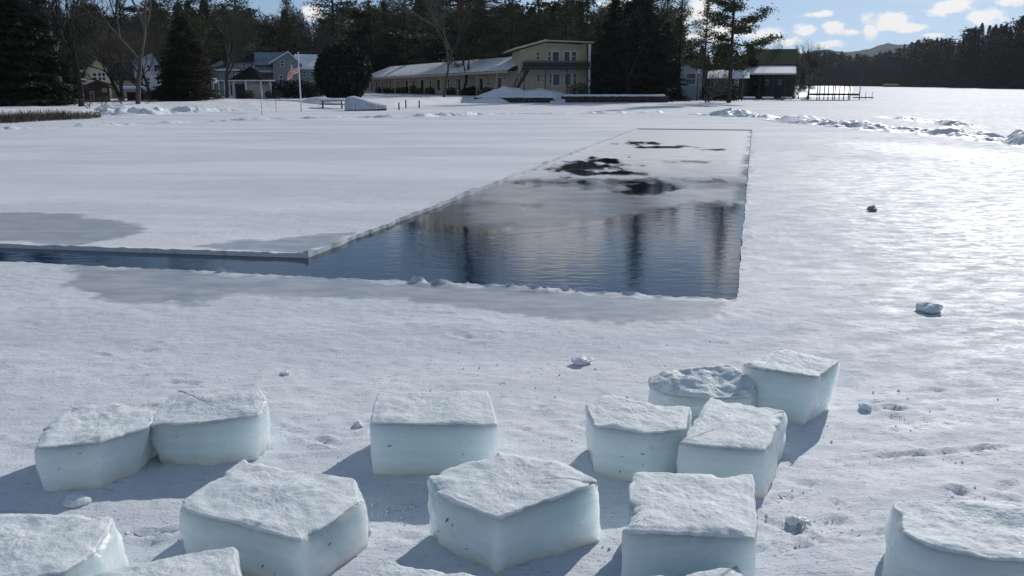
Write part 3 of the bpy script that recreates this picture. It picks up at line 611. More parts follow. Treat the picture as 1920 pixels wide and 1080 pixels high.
ice_block('frosty ice block edge peeking in at the bottom, left of the big central block', [(688, 1076), (722, 1047), (832, 1060), (906, 1082), (880, 1170), (680, 1170)], hH * .85, None, 11, rough=1)
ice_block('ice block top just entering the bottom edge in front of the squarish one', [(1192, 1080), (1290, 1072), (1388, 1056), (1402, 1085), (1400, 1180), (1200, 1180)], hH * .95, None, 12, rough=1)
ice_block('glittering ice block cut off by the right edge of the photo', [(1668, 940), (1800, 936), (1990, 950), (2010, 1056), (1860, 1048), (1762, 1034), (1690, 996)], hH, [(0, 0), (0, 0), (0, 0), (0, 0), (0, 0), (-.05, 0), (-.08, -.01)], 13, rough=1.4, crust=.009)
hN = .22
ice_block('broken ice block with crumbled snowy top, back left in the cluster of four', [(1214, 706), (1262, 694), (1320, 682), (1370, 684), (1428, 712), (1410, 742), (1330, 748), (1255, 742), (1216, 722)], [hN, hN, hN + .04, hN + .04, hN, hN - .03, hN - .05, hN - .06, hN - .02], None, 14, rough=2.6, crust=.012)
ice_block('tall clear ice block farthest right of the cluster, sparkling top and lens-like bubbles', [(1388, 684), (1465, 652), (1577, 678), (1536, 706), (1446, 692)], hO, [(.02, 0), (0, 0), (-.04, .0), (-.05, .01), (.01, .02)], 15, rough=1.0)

# ------------------------------------------------------------------ loose chunks
def chunk(px, py, wpx, hpx, label, m, seed, name='snow_chunk', cat='snow chunk', flat=1.0):
    g_ = gnd(px, py); s = (g_ - Vector((0, 0, CAM_H))).length / FPX; rx = wpx * s / 2; rz = hpx * s * .75; rnd = random.Random(seed)
    nu, nv_ = 18, 12; V = []; F = []
    for j in range(nv_ + 1):
        ph = math.pi * j / nv_
        for i in range(nu):
            th = 2 * math.pi * i / nu; x, y, z = math.sin(ph) * math.cos(th), math.sin(ph) * math.sin(th), math.cos(ph)
            r = 1 + float(fbm(np.array([x * 1.6 + seed]), np.array([y * 1.6 + z * 2.1]), seed, 3)[0] - .5) * 1.1
            V.append((x * r * rx, y * r * rx * .8, max(-.01, z * r * rz * .62 + rz * .45)))
    for j in range(nv_):
        for i in range(nu): F.append((j * nu + i, (j + 1) * nu + i, (j + 1) * nu + (i + 1) % nu, j * nu + (i + 1) % nu))
    o = meshobj(name, V, F, m, None, smooth=False, loc=g_); o.rotation_euler = (0, 0, rnd.uniform(0, 6)); tag(o, label, cat, 'loose chunks on the lake'); return o
chunk(1634, 396, 17, 12, 'brownish dirty snow lump alone on the open ice right of the pool', M['dirtychunk'], 3)
chunk(1091, 680, 38, 16, 'pale snow lump midway between the pool and the block cluster', M['chunk'], 5)
chunk(1743, 584, 42, 19, 'clear dome shaped ice lump on the snow right of the pool corner', M['crust'], 7, 'ice_chunk', 'ice chunk')
chunk(1621, 768, 24, 15, 'small snowball lump right of the tall clear block', M['chunk'], 9)
chunk(1496, 986, 38, 24, 'grey snow lump beside the squarish block', M['chunk'], 11)
chunk(536, 702, 22, 8, 'tiny grey snow lump behind the tipped block at left', M['chunk'], 13)
chunk(672, 800, 18, 14, 'white snow lump touching the neat rectangular block', M['chunk'], 15)
chunk(145, 945, 38, 17, 'wet clear ice lump in the shadow of the leftmost block', M['crust'], 17, 'ice_chunk', 'ice chunk')
chunk(690, 1003, 20, 16, 'white crumb of snow at the right foot of the big left front block', M['chunk'], 19)
# crumbs strewn over the foreground
rnd = random.Random(5); mb = MB()
for k in range(1500):
    if rnd.random() < .55: cx_, cy_ = rnd.gauss(1050, 520), rnd.uniform(640, 1075)
    else:
        c0 = rnd.choice([(560, 810), (740, 960), (1130, 830), (1480, 950), (1780, 930), (250, 990), (1700, 770), (630, 830), (1500, 1000)]); cx_, cy_ = rnd.gauss(c0[0], 45), rnd.gauss(c0[1], 22)
    if not (-100 < cx_ < 2050) or cy_ < 560: continue
    g_ = gnd(cx_, cy_); r = .0025 + .007 * rnd.random() ** 4
    z = .0 + r * .3; P = [Vector((g_.x + r * math.cos(a + rnd.uniform(-.4, .4)) * rnd.uniform(.6, 1.3), g_.y + r * math.sin(a) * rnd.uniform(.6, 1.3), z)) for a in (0, 1.26, 2.5, 3.77, 5.03)]
    T_ = Vector((g_.x, g_.y, z + r * rnd.uniform(.7, 1.3))); B_ = Vector((g_.x, g_.y, z - r * 2))
    mb.add(P + [T_, B_], [(i, (i + 1) % 5, 5) for i in range(5)] + [((i + 1) % 5, i, 6) for i in range(5)])
tag(mb.build('snow_crumbs', M['chunk']), 'fine crumbs of ice and snow strewn round the blocks', 'snow crumbs', kind='stuff')

# ------------------------------------------------------------------ trees
class TB:
    """collects tube and leaf geometry with numpy"""
    def __init__(s): s.tv = []; s.tf = []; s.lv = []; s.lf = []; s.n = 0
    def seg(s, p, q, r0, r1, k=5):
        p = np.array(p, float); q = np.array(q, float); d = q - p; l = np.linalg.norm(d)
        if l < 1e-5: return
        d /= l; a = np.cross(d, [0, 0, 1.]) if abs(d[2]) < .9 else np.cross(d, [1., 0, 0]); a /= np.linalg.norm(a); b = np.cross(d, a)
        t = np.arange(k) * 2 * math.pi / k; ring = np.cos(t)[:, None] * a + np.sin(t)[:, None] * b; n0 = s.n
        s.tv.append(p + ring * r0); s.tv.append(q + ring * r1); s.n += 2 * k
        i = np.arange(k); j = (i + 1) % k; s.tf.append(np.stack([n0 + i, n0 + j, n0 + k + j, n0 + k + i], 1))
    def path(s, pts, r0, r1, k=6):
        m = len(pts) - 1
        for i in range(m): s.seg(pts[i], pts[i + 1], r0 + (r1 - r0) * i / m, r0 + (r1 - r0) * (i + 1) / m, k)
    def leaves(s, c, size, rng, flat=.35, aspect=.45):
        """c (n,3) centres -> one leaf-sized quad each, size (n,)"""
        c = np.asarray(c); n = len(c); size = np.broadcast_to(size, (n,))
        d = rng.normal(size=(n, 3)); d[:, 2] *= flat; d /= np.linalg.norm(d, axis=1, keepdims=True) + 1e-9
        e = rng.normal(size=(n, 3)); e[:, 2] *= .6; e -= (e * d).sum(1, keepdims=True) * d; e /= np.linalg.norm(e, axis=1, keepdims=True) + 1e-9
        u = d * size[:, None] * .5; v = e * size[:, None] * .5 * aspect
        s.lv.append(np.stack([c - u - v * .5, c + u * .2 - v, c + u + v * .3, c - u * .2 + v], 1).reshape(-1, 3))
    def tube_mesh(s, name, m): return fast_me(name, np.concatenate(s.tv), np.concatenate(s.tf), m, True)
    def leaf_mesh(s, name, m):
        V = np.concatenate(s.lv); F = np.arange(len(V)).reshape(-1, 4); return fast_me(name, V, F, m, False)
def fast_me(name, V, F, m, smooth):
    o = fastmesh(name, V, F, m, smooth=smooth); me = o.data; bpy.data.objects.remove(o); return me

def pine_geo(seed, H, spread=.20, base=.3, dens=1.0, leaf=.30, nb=52):
    rng = np.random.default_rng(seed); t = TB(); bend = rng.normal(0, .012 * H, 2)
    trunk = [(bend[0] * (z * z), bend[1] * (z * z), z * H) for z in np.linspace(0, 1, 12)]; t.path(trunk, .022 * H * .75, .02, 8)
    for k in range(nb):
        f = base + (1 - base) * max(0, (k + rng.uniform(-.4, .4)) / nb) ** .9; f = min(max(f, base), .985); z = f * H; g = (f - base) / (1 - base)
        L_ = spread * H * (max(0, math.sin(min(1, g * 1.15 + .28) * math.pi)) ** .75 * .9 + .12) * rng.uniform(.45, 1.25)
        az = k * 2.4 + rng.uniform(-.6, .6); p = np.array([bend[0] * f * f, bend[1] * f * f, z]); d = np.array([math.cos(az), math.sin(az), 0])
        up = rng.uniform(.02, .30) + g * .35
        pts = [p + d * L_ * s_ + np.array([0, 0, 1]) * L_ * (up * s_ ** 1.6 - .10 * math.sin(s_ * 3)) for s_ in (0, .3, .6, .85, 1)]
        t.path(pts, .0045 * H * (1.1 - f) + .02, .012, 4)
        nC = max(4, int(dens * L_ * 4.2))
        for c in range(nC):
            s_ = rng.uniform(.25, 1.03) ** .8; q = p + d * L_ * s_ + np.array([0, 0, L_ * (up * s_ ** 1.6 - .10 * math.sin(s_ * 3)) + .12])
            side = np.array([-d[1], d[0], 0]); q = q + side * rng.normal(0, .16 * L_ * (s_ * .8 + .25)); n = rng.integers(14, 26)
            w = .42 + .05 * L_
            t.leaves(q + rng.normal(size=(n, 3)) * [w, w, w * .26], leaf * rng.uniform(.6, 1.25, n), rng, .5, .4)
    return t
def spruce_geo(seed, H, spread=.17, base=.05, leaf=.32, n_layers=34, dens=1.0, power=.9):
    rng = np.random.default_rng(seed); t = TB(); t.path([(0, 0, z * H) for z in np.linspace(0, 1, 6)], .016 * H, .02, 6)
    for k in range(n_layers):
        f = base + (1 - base) * k / n_layers; R_ = spread * H * ((1 - f) / (1 - base)) ** power * rng.uniform(.8, 1.15) + .15; nbr = int(5 + 5 * (1 - f))
        for b in range(nbr):
            az = rng.uniform(0, 6.283); L_ = R_ * rng.uniform(.7, 1.15); d = np.array([math.cos(az), math.sin(az), 0]); p = np.array([0, 0, f * H])
            t.seg(p, p + d * L_ * .9 - [0, 0, L_ * .22], .03, .01, 3)
            n = int(dens * (10 + 16 * L_)); s_ = rng.uniform(.1, 1, n) ** .6
            c = p + d * (L_ * s_)[:, None] + np.array([0, 0, -.28 * L_])[None] * (s_ ** 1.2)[:, None] + np.array([-d[1], d[0], 0]) * (rng.normal(0, .22, n) * L_ * s_ * 1.0)[:, None] + rng.normal(size=(n, 3)) * [.1, .1, .12]
            t.leaves(c, leaf * rng.uniform(.6, 1.2, n), rng, .5, .5)
    return t
def bare_geo(seed, H, spread=.55, depth=5, trunk=.30, rad=.018, lean=0, twigs=1.0, multi=1):
    rng = np.random.default_rng(seed); t = TB(); tw = []
    def grow(p, d, L_, r, lev):
        n = 3; pts = [p]; dd = d.copy()
        for i in range(n):
            dd = dd + rng.normal(0, .10, 3) + [0, 0, .05]; dd /= np.linalg.norm(dd); pts.append(pts[-1] + dd * L_ / n)
        t.path(pts, r, r * .62, 6 if lev < 2 else (4 if lev < 4 else 3))
        if lev >= depth: return
        kids = 2 + (rng.random() < .65) + (lev == 0) 
        for k in range(kids + (1 if lev > 2 else 0)):
            s_ = rng.uniform(.55, 1) if k else 1; i = min(n - 1, int(s_ * n)); q = pts[i] + (pts[i + 1] - pts[i]) * (s_ * n - i) if i < n else pts[-1]
            a = rng.normal(0, spread, 3); nd = dd + a; nd[2] = nd[2] * .8 + .18; nd /= np.linalg.norm(nd)
            grow(q, nd, L_ * rng.uniform(.60, .82), r * .62 * rng.uniform(.75, 1), lev + 1)
    for m_ in range(multi):
        d0 = np.array([lean + rng.normal(0, .1 * multi), rng.normal(0, .05 * multi), 1.]); d0 /= np.linalg.norm(d0); grow(np.zeros(3), d0, H * trunk, rad * H, 0)
    return t
def shrub_geo(seed, rx, rz, leaf=.14, n=2600, power=.33, lumps=9):
    rng = np.random.default_rng(seed); t = TB(); t.path([(0, 0, 0), (0, 0, rz * .6)], .05, .03, 5)
    lump = rng.normal(size=(lumps, 3)); lump /= np.linalg.norm(lump, axis=1, keepdims=True)
    d = rng.normal(size=(n, 3)); d /= np.linalg.norm(d, axis=1, keepdims=True); r = rng.uniform(0, 1, n) ** power
    r *= .86 + .2 * np.clip((d @ lump.T).max(1), 0, 1) + rng.normal(0, .03, n)
    c = d * r[:, None] * [rx, rx, rz] + [0, 0, rz * .96]; c = c[c[:, 2] > -.05]
    t.leaves(c, leaf * rng.uniform(.6, 1.3, len(c)), rng, 1, .6); return t

protos = {}
def proto(key, geo, leafmat, trunkmat=None, leafname='crown'):
    protos[key] = (geo.tube_mesh('trunk', trunkmat or M['trunk']), geo.leaf_mesh(leafname, leafmat) if geo.lv else None, leafname)
H0 = 20.0
proto('pineA', pine_geo(1, H0, .19, .28), M['pine']); proto('pineB', pine_geo(2, H0, .16, .40, nb=44), M['pine']); proto('pineC', pine_geo(3, H0, .21, .22, nb=60), M['pine'])
proto('pineD', pine_geo(7, H0, .30, .20, dens=1.2, nb=42, leaf=.30), M['pine'])
proto('pineE', pine_geo(9, H0, .25, .22, dens=2.6, nb=34, leaf=.34), M['pine'])
proto('spruceA', spruce_geo(4, H0, .17), M['spruce']); proto('spruceB', spruce_geo(5, H0, .24, .0, dens=3.2, power=.7, leaf=.42), M['spruce'])
proto('cedar', spruce_geo(6, H0, .27, .0, dens=4.6, power=.55, leaf=.30, n_layers=42), M['cedar'])
proto('bareA', bare_geo(11, H0, .42, 6, .26), None, M['twig']); proto('bareB', bare_geo(12, H0, .4, 6, .26, .014), None, M['twig_dark']); proto('bareC', bare_geo(13, H0, .36, 6, .30, .014), None, M['twig_dark']); proto('bareD', bare_geo(14, H0, .45, 6, .2, .016, .0, 1, 2), None, M['twig'])
proto('bareE', bare_geo(17, H0, .34, 6, .40, .013), None, M['twig'])
proto('yew', shrub_geo(21, 5, 5, .62, 22000, .30), M['yew']); proto('bush', shrub_geo(22, 5, 5, .8, 1500), M['yew']); proto('hedge', shrub_geo(23, 5, 5, .9, 900, .3), M['cedar'])
def tree(key, name, px, py, Y, label, cat='tree', group=None, H=None, top=None, rz=None, sx=1.0, tip=None, zoff=0, sink=.1):
    """px: pixel column of the trunk foot, Y: distance, top: pixel row of the tip (or H metres)"""
    b = at(px, py if py else 180, Y); z = lz(b.x, Y) - sink + zoff
    if top is not None: H = at(px, top, Y).z - z
    s = H / (H0 if key not in ('yew', 'bush', 'hedge') else 10.0); r = random.Random(hash((px * 7 + int(Y))) & 0xffff)
    root = empty(name, (b.x, Y, z), label, cat, group, rz if rz is not None else r.uniform(0, 6.28)); root.scale = (s * sx, s * sx, s)
    tm, lm, ln = protos[key]
    if tm: o = bpy.data.objects.new('trunk' if key not in ('yew', 'bush', 'hedge') else 'stem', tm); col.objects.link(o); o.parent = root
    if lm: o = bpy.data.objects.new(ln, lm); col.objects.link(o); o.parent = root
    return root
G1 = 'tall pines behind the shore buildings'; G2 = 'bare trees along the shore'; G3 = 'dark evergreens along the shore'
# left shore
tree('spruceB', 'spruce_tree', 40, 0, 62, 'very dark broad evergreen at the far left edge above the reeds', group=G3, top=-130, sx=1.5)
tree('spruceB', 'spruce_tree', -70, 0, 60, 'dark evergreen mostly cut off by the left edge', group=G3, top=-180, sx=1.4)
tree('spruceA', 'spruce_tree', 88, 0, 70, 'dark evergreen between the left edge and the forked bare tree', group=G3, top=-60, sx=1.7)
tree('bareB', 'bare_tree', 150, 0, 60, 'large forked bare tree with leaning dark trunks left of the brown shed', group=G2, H=15, rz=.4)
tree('bareA', 'bare_tree', 118, 0, 68, 'bare tree with fine twigs behind the forked one at left', group=G2, H=17)
tree('bareE', 'bare_tree', 257, 0, 66, 'slender bare tree standing in front of the long brown shed', group=G2, H=14, rz=2.2)
tree('bareD', 'bare_tree', 300, 0, 80, 'twiggy bare tree in front of the pale blue house', group=G2, H=13)
tree('bareC', 'bare_tree', 205, 0, 90, 'thin bare tree rising behind the cream gable house', group=G2, H=17)
tree('cedar', 'cedar_tree', 352, 0, 78, 'broad cone shaped olive brown cedar between the shed and the hip roofed house', group=G3, top=28, sx=1.45)
tree('bareD', 'bare_tree', 228, 0, 78, 'twiggy bare tree rising between the cream house and the slender tree', group=G2, H=12)
tree('bareC', 'bare_tree', 138, 0, 76, 'dark bare tree left of the cream gable', group=G2, H=13)
tree('bareD', 'bare_tree', 282, 0, 76, 'spreading bare tree veiling the pale blue house', group=G2, H=11)
tree('bareA', 'bare_tree', 425, 0, 92, 'bare tree before the hip roofed house', group=G2, H=12)
tree('spruceB', 'spruce_tree', 112, 0, 76, 'dark evergreen filling the gap left of the cream house', group=G3, top=20, sx=1.2)
tree('pineC', 'pine_tree', 345, 0, 108, 'dark pine rising behind the cone shaped cedar', group=G1, top=-120)
tree('pineA', 'pine_tree', 400, 0, 118, 'dark pine above the hip roofed house', group=G1, top=-90, sx=1.2)
tree('pineC', 'pine_tree', 450, 0, 125, 'pine above the snowy roof peak', group=G1, top=-70, sx=1.2)
tree('pineB', 'pine_tree', 548, 0, 140, 'separate layered pine between two sky gaps, above the blue roof', group=G1, top=-30, sx=1.2)
tree('pineB', 'pine_tree', 632, 0, 130, 'pine right of the cloudy sky gap, above the round evergreens', group=G1, top=-90, sx=1.25)
tree('pineA', 'pine_tree', 240, 0, 125, 'pine above the pale blue house', group=G1, top=-30)
tree('pineB', 'pine_tree', 300, 0, 130, 'narrow pine between the pale blue house and the cedar', group=G1, top=-50)
tree('spruceA', 'spruce_tree', 20, 0, 120, 'spruce tip over the far left evergreens', group=G1, top=-60)
tree('pineA', 'pine_tree', 170, 0, 120, 'pine top behind the forked bare tree', group=G1, top=-60)
# behind the motel
for i, (px, Y, tp, ky, sx, lb) in enumerate([
    (700, 155, -60, 'pineA', 1.2, 'pine behind the left end of the long low motel wing'), (760, 150, -90, 'pineC', 1.1, 'broad pine over the shorter round evergreen'),
    (862, 128, -310, 'pineC', 1.5, 'tallest pine, its crown far above the motel wing'), (905, 118, -70, 'pineD', 1.0, 'pine with sunlit olive boughs beside the two storey block'),
    (960, 120, -60, 'pineD', .95, 'pine with layered boughs right above the two storey roof peak'), (1010, 122, -50, 'pineA', 1.0, 'pine behind the middle of the two storey roof'),
    (1060, 126, -55, 'pineD', .9, 'pine behind the right end of the two storey block'), (1098, 118, -50, 'pineB', 1.0, 'thin pine trunk line between the roof end and the dark evergreen mass'),
    (1200, 118, -200, 'pineC', 1.1, 'high pine over the dark evergreen mass'), (1145, 128, -70, 'pineA', 1.0, 'pine rising left of centre over the dark evergreen mass'),
    (1245, 122, -50, 'pineB', 1.15, 'pine on the right flank of the dark evergreen mass')]):
    tree(ky, 'pine_tree', px, 0, Y, lb, group=G1, top=tp, sx=sx)
tree('bareE', 'bare_tree', 832, 0, 100, 'bare tree with a straight grey trunk in front of the motel wing roof', group=G2, H=13, rz=1.0)
tree('bareC', 'bare_tree', 868, 0, 112, 'bare twiggy tree behind the motel roof', group=G2, H=12)
tree('bareB', 'bare_tree', 740, 0, 150, 'grey bare tree above the left motel roof', group=G2, H=18)
tree('yew', 'round_evergreen', 646, 0, 84, 'big round black green evergreen left of the motel wing', 'shrub', G3, top=80, sx=.98)
tree('yew', 'round_evergreen', 735, 0, 160, 'second round dark evergreen rising behind the motel roof end', 'shrub', G3, top=80, sx=.85)
tree('spruceB', 'spruce_tree', 1150, 0, 100, 'dark evergreen nearest the two storey block, left part of the mass', group=G3, top=-10, sx=1.35)
tree('spruceB', 'spruce_tree', 1205, 0, 101, 'widest dark evergreen of the mass right of the motel', group=G3, top=-30, sx=1.4)
tree('spruceB', 'spruce_tree', 1180, 0, 108, 'evergreen closing the gap behind the middle of the mass', group=G3, top=-20, sx=1.4)
tree('spruceB', 'spruce_tree', 1245, 0, 104, 'lower dark evergreen at the right foot of the mass', group=G3, top=40, sx=1.3)
tree('spruceA', 'spruce_tree', 1120, 0, 106, 'evergreen tucked behind the end of the balcony', group=G3, top=40, sx=1.5)
tree('bareC', 'bare_tree', 1175, 0, 97, 'pale grey trunk standing before the dark evergreen mass', group=G2, H=13)
# right part
tree('pineE', 'pine_tree', 1367, 0, 92, 'spreading pine with open horizontal boughs standing free against the sky', group=G1, top=-150, sx=.85, rz=.9)
tree('pineB', 'pine_tree', 1272, 0, 104, 'straight thin pine trunk rising between the dark mass and the free standing pine', group=G1, top=-50, sx=.9)
tree('pineA', 'pine_tree', 1318, 0, 112, 'half hidden pine left of the free standing one', group=G1, top=-30, sx=.85)
tree('bareD', 'bare_tree', 1322, 0, 96, 'bushy bare tree in front of the small pale pavilion', group=G2, H=8)
tree('spruceB', 'spruce_tree', 1350, 0, 122, 'dark evergreen behind the pale pavilion', group=G3, top=84, sx=1.9)
tree('spruceB', 'spruce_tree', 1295, 0, 124, 'evergreen left behind the pale pavilion', group=G3, top=88, sx=1.8)
tree('cedar', 'cedar_tree', 1400, 0, 118, 'brownish evergreen against the dark roofed boathouse', group=G3, top=82, sx=1.3)
tree('bareA', 'bare_tree', 1514, 0, 112, 'bare tree by the dock, fine upright branches against the clouds', group=G2, top=40, sx=.75)
tree('bareC', 'bare_tree', 1476, 0, 122, 'thin leafless sapling behind the boathouse roof', group=G2, top=55, sx=.7)
tree('bareD', 'bare_tree', 1497, 0, 116, 'low bare tree right beside the boathouse', group=G2, top=110, sx=1.2)
# shrubs
GS = 'clipped dark shrubs by the buildings'
for px, Y, tp, ky, sx, lb in [(462, 84, 168, 'bush', 1.7, 'round dark shrub in front of the pointed roof gazebo'), (513, 84, 168, 'bush', 1.7, 'round dark shrub right of the gazebo'), (1328, 106, 158, 'bush', .9, 'small round shrub under the bushy bare tree'),
                              (1361, 104, 152, 'bush', 1.1, 'large dark shrub left of the right lamp post'), (1082, 102, 153, 'hedge', 1.5, 'green shrub at the right corner of the two storey block'), (560, 92, 150, 'bush', 2, 'dark shrub behind the flagpole'),
                              (585, 94, 155, 'bush', 1.8, 'dark shrub between flagpole and round evergreen'), (380, 88, 168, 'bush', 1.6, 'low dark shrub at the foot of the cedar'), (535, 96, 150, 'bush', 1.9, 'dark shrub in front of the blue roofed house')]:
    tree(ky, 'shrub', px, 0, Y, lb, 'shrub', GS, top=tp, sx=sx)

# ------------------------------------------------------------------ distant woods (a mass nobody could count)
def lowpoly_wood(name, specs, seed, m):
    rng = np.random.default_rng(seed); LV = []
    for (x, y, z, H, kind) in specs:
        far = y > 270; n = int(110 + 330 * min(1, 150 / max(y, 60))) if not far else 330
        if kind == 0:   # conifer
            rr_ = rng.uniform(.15, .27) if y < 270 else rng.uniform(.12, .18)
            f = rng.uniform(0.02, 1, n * 4) ** .8; r = (1 - f) ** rng.uniform(.55, .95) * H * rr_ * rng.uniform(.3, 1.05, len(f)) + .1; a = rng.uniform(0, 6.283, len(f))
            c = np.stack([x + r * np.cos(a), y + r * np.sin(a), z + f * H - r * .2], 1); sz = H * (.034 if far else .055) * rng.uniform(.6, 1.3, len(f)); flat = .35; asp = .5
        elif kind == 2:  # irregular pine
            k = rng.integers(9, 14); cz = rng.uniform(.35, .97, k); ca = rng.uniform(0, 6.283, k); cr = H * .15 * rng.uniform(.2, 1, k) * (1.25 - cz); j = rng.integers(0, k, n * 4)
            c = np.stack([x + (cr * np.cos(ca))[j], y + (cr * np.sin(ca))[j], z + cz[j] * H], 1) + rng.normal(size=(n * 4, 3)) * [H * .07, H * .07, H * .02]; sz = H * .045 * rng.uniform(.6, 1.3, len(c)); flat = .3; asp = .5
            s0 = np.stack([np.full(14, x), np.full(14, y), z + np.linspace(0, .95, 14) * H], 1); c = np.concatenate([c, s0]); sz = np.concatenate([sz, np.full(14, H * .04)])
        else:            # leafless crown
            d = rng.normal(size=(n * 3, 3)); d /= np.linalg.norm(d, axis=1, keepdims=True); rr = rng.uniform(.1, 1, n * 3) ** .5
            c = np.array([x, y, z + H * .6]) + d * rr[:, None] * [H * .2, H * .2, H * .4]; sz = H * .10 * rng.uniform(.5, 1.3, len(c)); flat = 2.2; asp = .09
        t = TB(); t.leaves(c, sz, rng, flat, asp); LV.append(t.lv[0])
    V = np.concatenate(LV); o = fastmesh(name, V, np.arange(len(V)).reshape(-1, 4), m, smooth=False); return o
rng = np.random.default_rng(77)
sky_x = [-260, -100, 0, 70, 95, 115, 140, 165, 200, 220, 245, 275, 320, 480, 500, 525, 560, 578, 605, 625, 700, 900, 1000, 1130, 1260, 1290, 1320, 1400, 1500, 1540]
sky_y = [-70, -50, -20, 2, 14, 0, 20, -10, -5, 14, 12, 0, -10, 4, 14, 10, 6, 26, 34, 10, -10, -10, 2, -10, 10, 60, 84, 92, 98, 104]
specs = {0: [], 1: [], 2: []}
for k in range(400):
    px = rng.uniform(-330, 1530); Y_ = rng.uniform(150, 215) if px < 1250 else rng.uniform(150, 260)
    tip = np.interp(px, sky_x, sky_y) + abs(rng.normal(0, 14)) + rng.uniform(0, 45) * (rng.random() < .6); kd = int(rng.choice([0, 1, 1, 1, 2] if 480 < px < 860 or px < 330 else [0, 0, 2, 1]))
    b = at(px, 170, Y_); z = lz(b.x, Y_) if px < 1500 else 0; H = at(px, tip, Y_).z - z
    if H > 2: specs[kd].append((b.x, Y_, z, H, kd))
tag(lowpoly_wood('evergreen_forest', specs[0] + specs[2], 1, M['spruce']), 'dense dark evergreen wood on the rise behind the shore houses', 'forest', kind='stuff')
tag(lowpoly_wood('bare_forest', specs[1], 2, M['twig']), 'brown leafless wood filling the rise behind the shore houses', 'forest', kind='stuff')
# far shore, right
shore2 = [(1490, 163.5, 560), (1560, 163, 620), (1620, 163, 640), (1700, 164, 520), (1780, 165, 420), (1860, 166, 350), (1920, 166, 320), (2200, 168, 270)]
fy_x = [1490, 1530, 1545, 1570, 1600, 1625, 1650, 1680, 1690, 1710, 1730, 1745, 1770, 1790, 1805, 1830, 1860, 1880, 1900, 1925, 1980, 2200]
fy_y = [98, 100, 96, 100, 104, 106, 98, 94, 84, 80, 70, 72, 76, 74, 50, 42, 50, 46, 34, 30, 22, -10]
specs = {0: [], 1: [], 2: []}
for k in range(620):
    px = rng.uniform(1490, 2200) if k % 5 else rng.uniform(1490, 1700); Yb = np.interp(px, [s_[0] for s_ in shore2], [s_[2] for s_ in shore2]); dep = rng.uniform(2, 60) if rng.random() < .75 else rng.uniform(0, 10); Y_ = Yb + dep
    tip = np.interp(px, fy_x, fy_y) - 4 + abs(rng.normal(0, 11)) + rng.uniform(0, 26) * (rng.random() < .5) + (30 if dep < 12 else 0) * rng.random(); b = at(px, 165, Y_); H = at(px, tip, Y_).z
    kd = int(rng.choice([0, 0, 0, 0, 0, 1, 2, 2])); specs[kd].append((b.x, Y_, 0.2, max(3, H), kd))
tag(lowpoly_wood('evergreen_forest', specs[0] + specs[2], 3, M['yew']), 'dark evergreen wood along the far shore at right', 'forest', kind='stuff')
tag(lowpoly_wood('bare_forest', specs[1], 4, M['twig_dark']), 'leafless trees mixed into the far shore wood at right', 'forest', kind='stuff')
# land under the far wood and the blue hills
fx = np.linspace(1470, 2300, 90); V = []; Fc = []
rowsd = [-3, 2, 25, 60, 90, 200]
zr = [-.3, .7, 1.2, 3, 4, 4]
for x in fx:
    Yb = np.interp(x, [s_[0] for s_ in shore2], [s_[2] for s_ in shore2])
    for d, z in zip(rowsd, zr): b = at(x, 165, Yb + d); V.append((b.x, Yb + d, z))
nr = len(rowsd)
for i in range(len(fx) - 1):
    for j in range(nr - 1): Fc.append((i * nr + j, (i + 1) * nr + j, (i + 1) * nr + j + 1, i * nr + j + 1))
tag(meshobj('far_shore', V, Fc, M['hill'], smooth=True), kind='structure')
def ridge(Y_, pts, name, depth):
    xs = np.linspace(pts[0][0], pts[-1][0], 160); ys = np.interp(xs, [p[0] for p in pts], [p[1] for p in pts]) + (fbm(xs * .06, xs * 0, 8, 4) - .5) * 5; V = []; F_ = []
    for i, (x, y) in enumerate(zip(xs, ys)):
        t = at(x, y, Y_); V += [(t.x, Y_ - depth, -2), (t.x, Y_ - depth * .5, max(-1, t.z * .6)), (t.x, Y_, t.z), (t.x, Y_ + depth, -2)]
    for i in range(len(xs) - 1):
        for j in range(3): F_.append((i * 4 + j, (i + 1) * 4 + j, (i + 1) * 4 + j + 1, i * 4 + j + 1))
    tag(meshobj(name, V, F_, M['hill'], smooth=True), kind='structure')
ridge(3400, [(1380, 150), (1430, 112), (1480, 104), (1520, 98), (1550, 92), (1580, 97), (1610, 96), (1640, 88), (1665, 82), (1700, 84), (1730, 88), (1800, 105), (2000, 120)], 'distant_hill', 500)
ridge(1500, [(1300, 150), (1400, 118), (1500, 106), (1560, 104), (1600, 108), (1640, 112), (1700, 115), (1900, 130)], 'near_hill', 300)

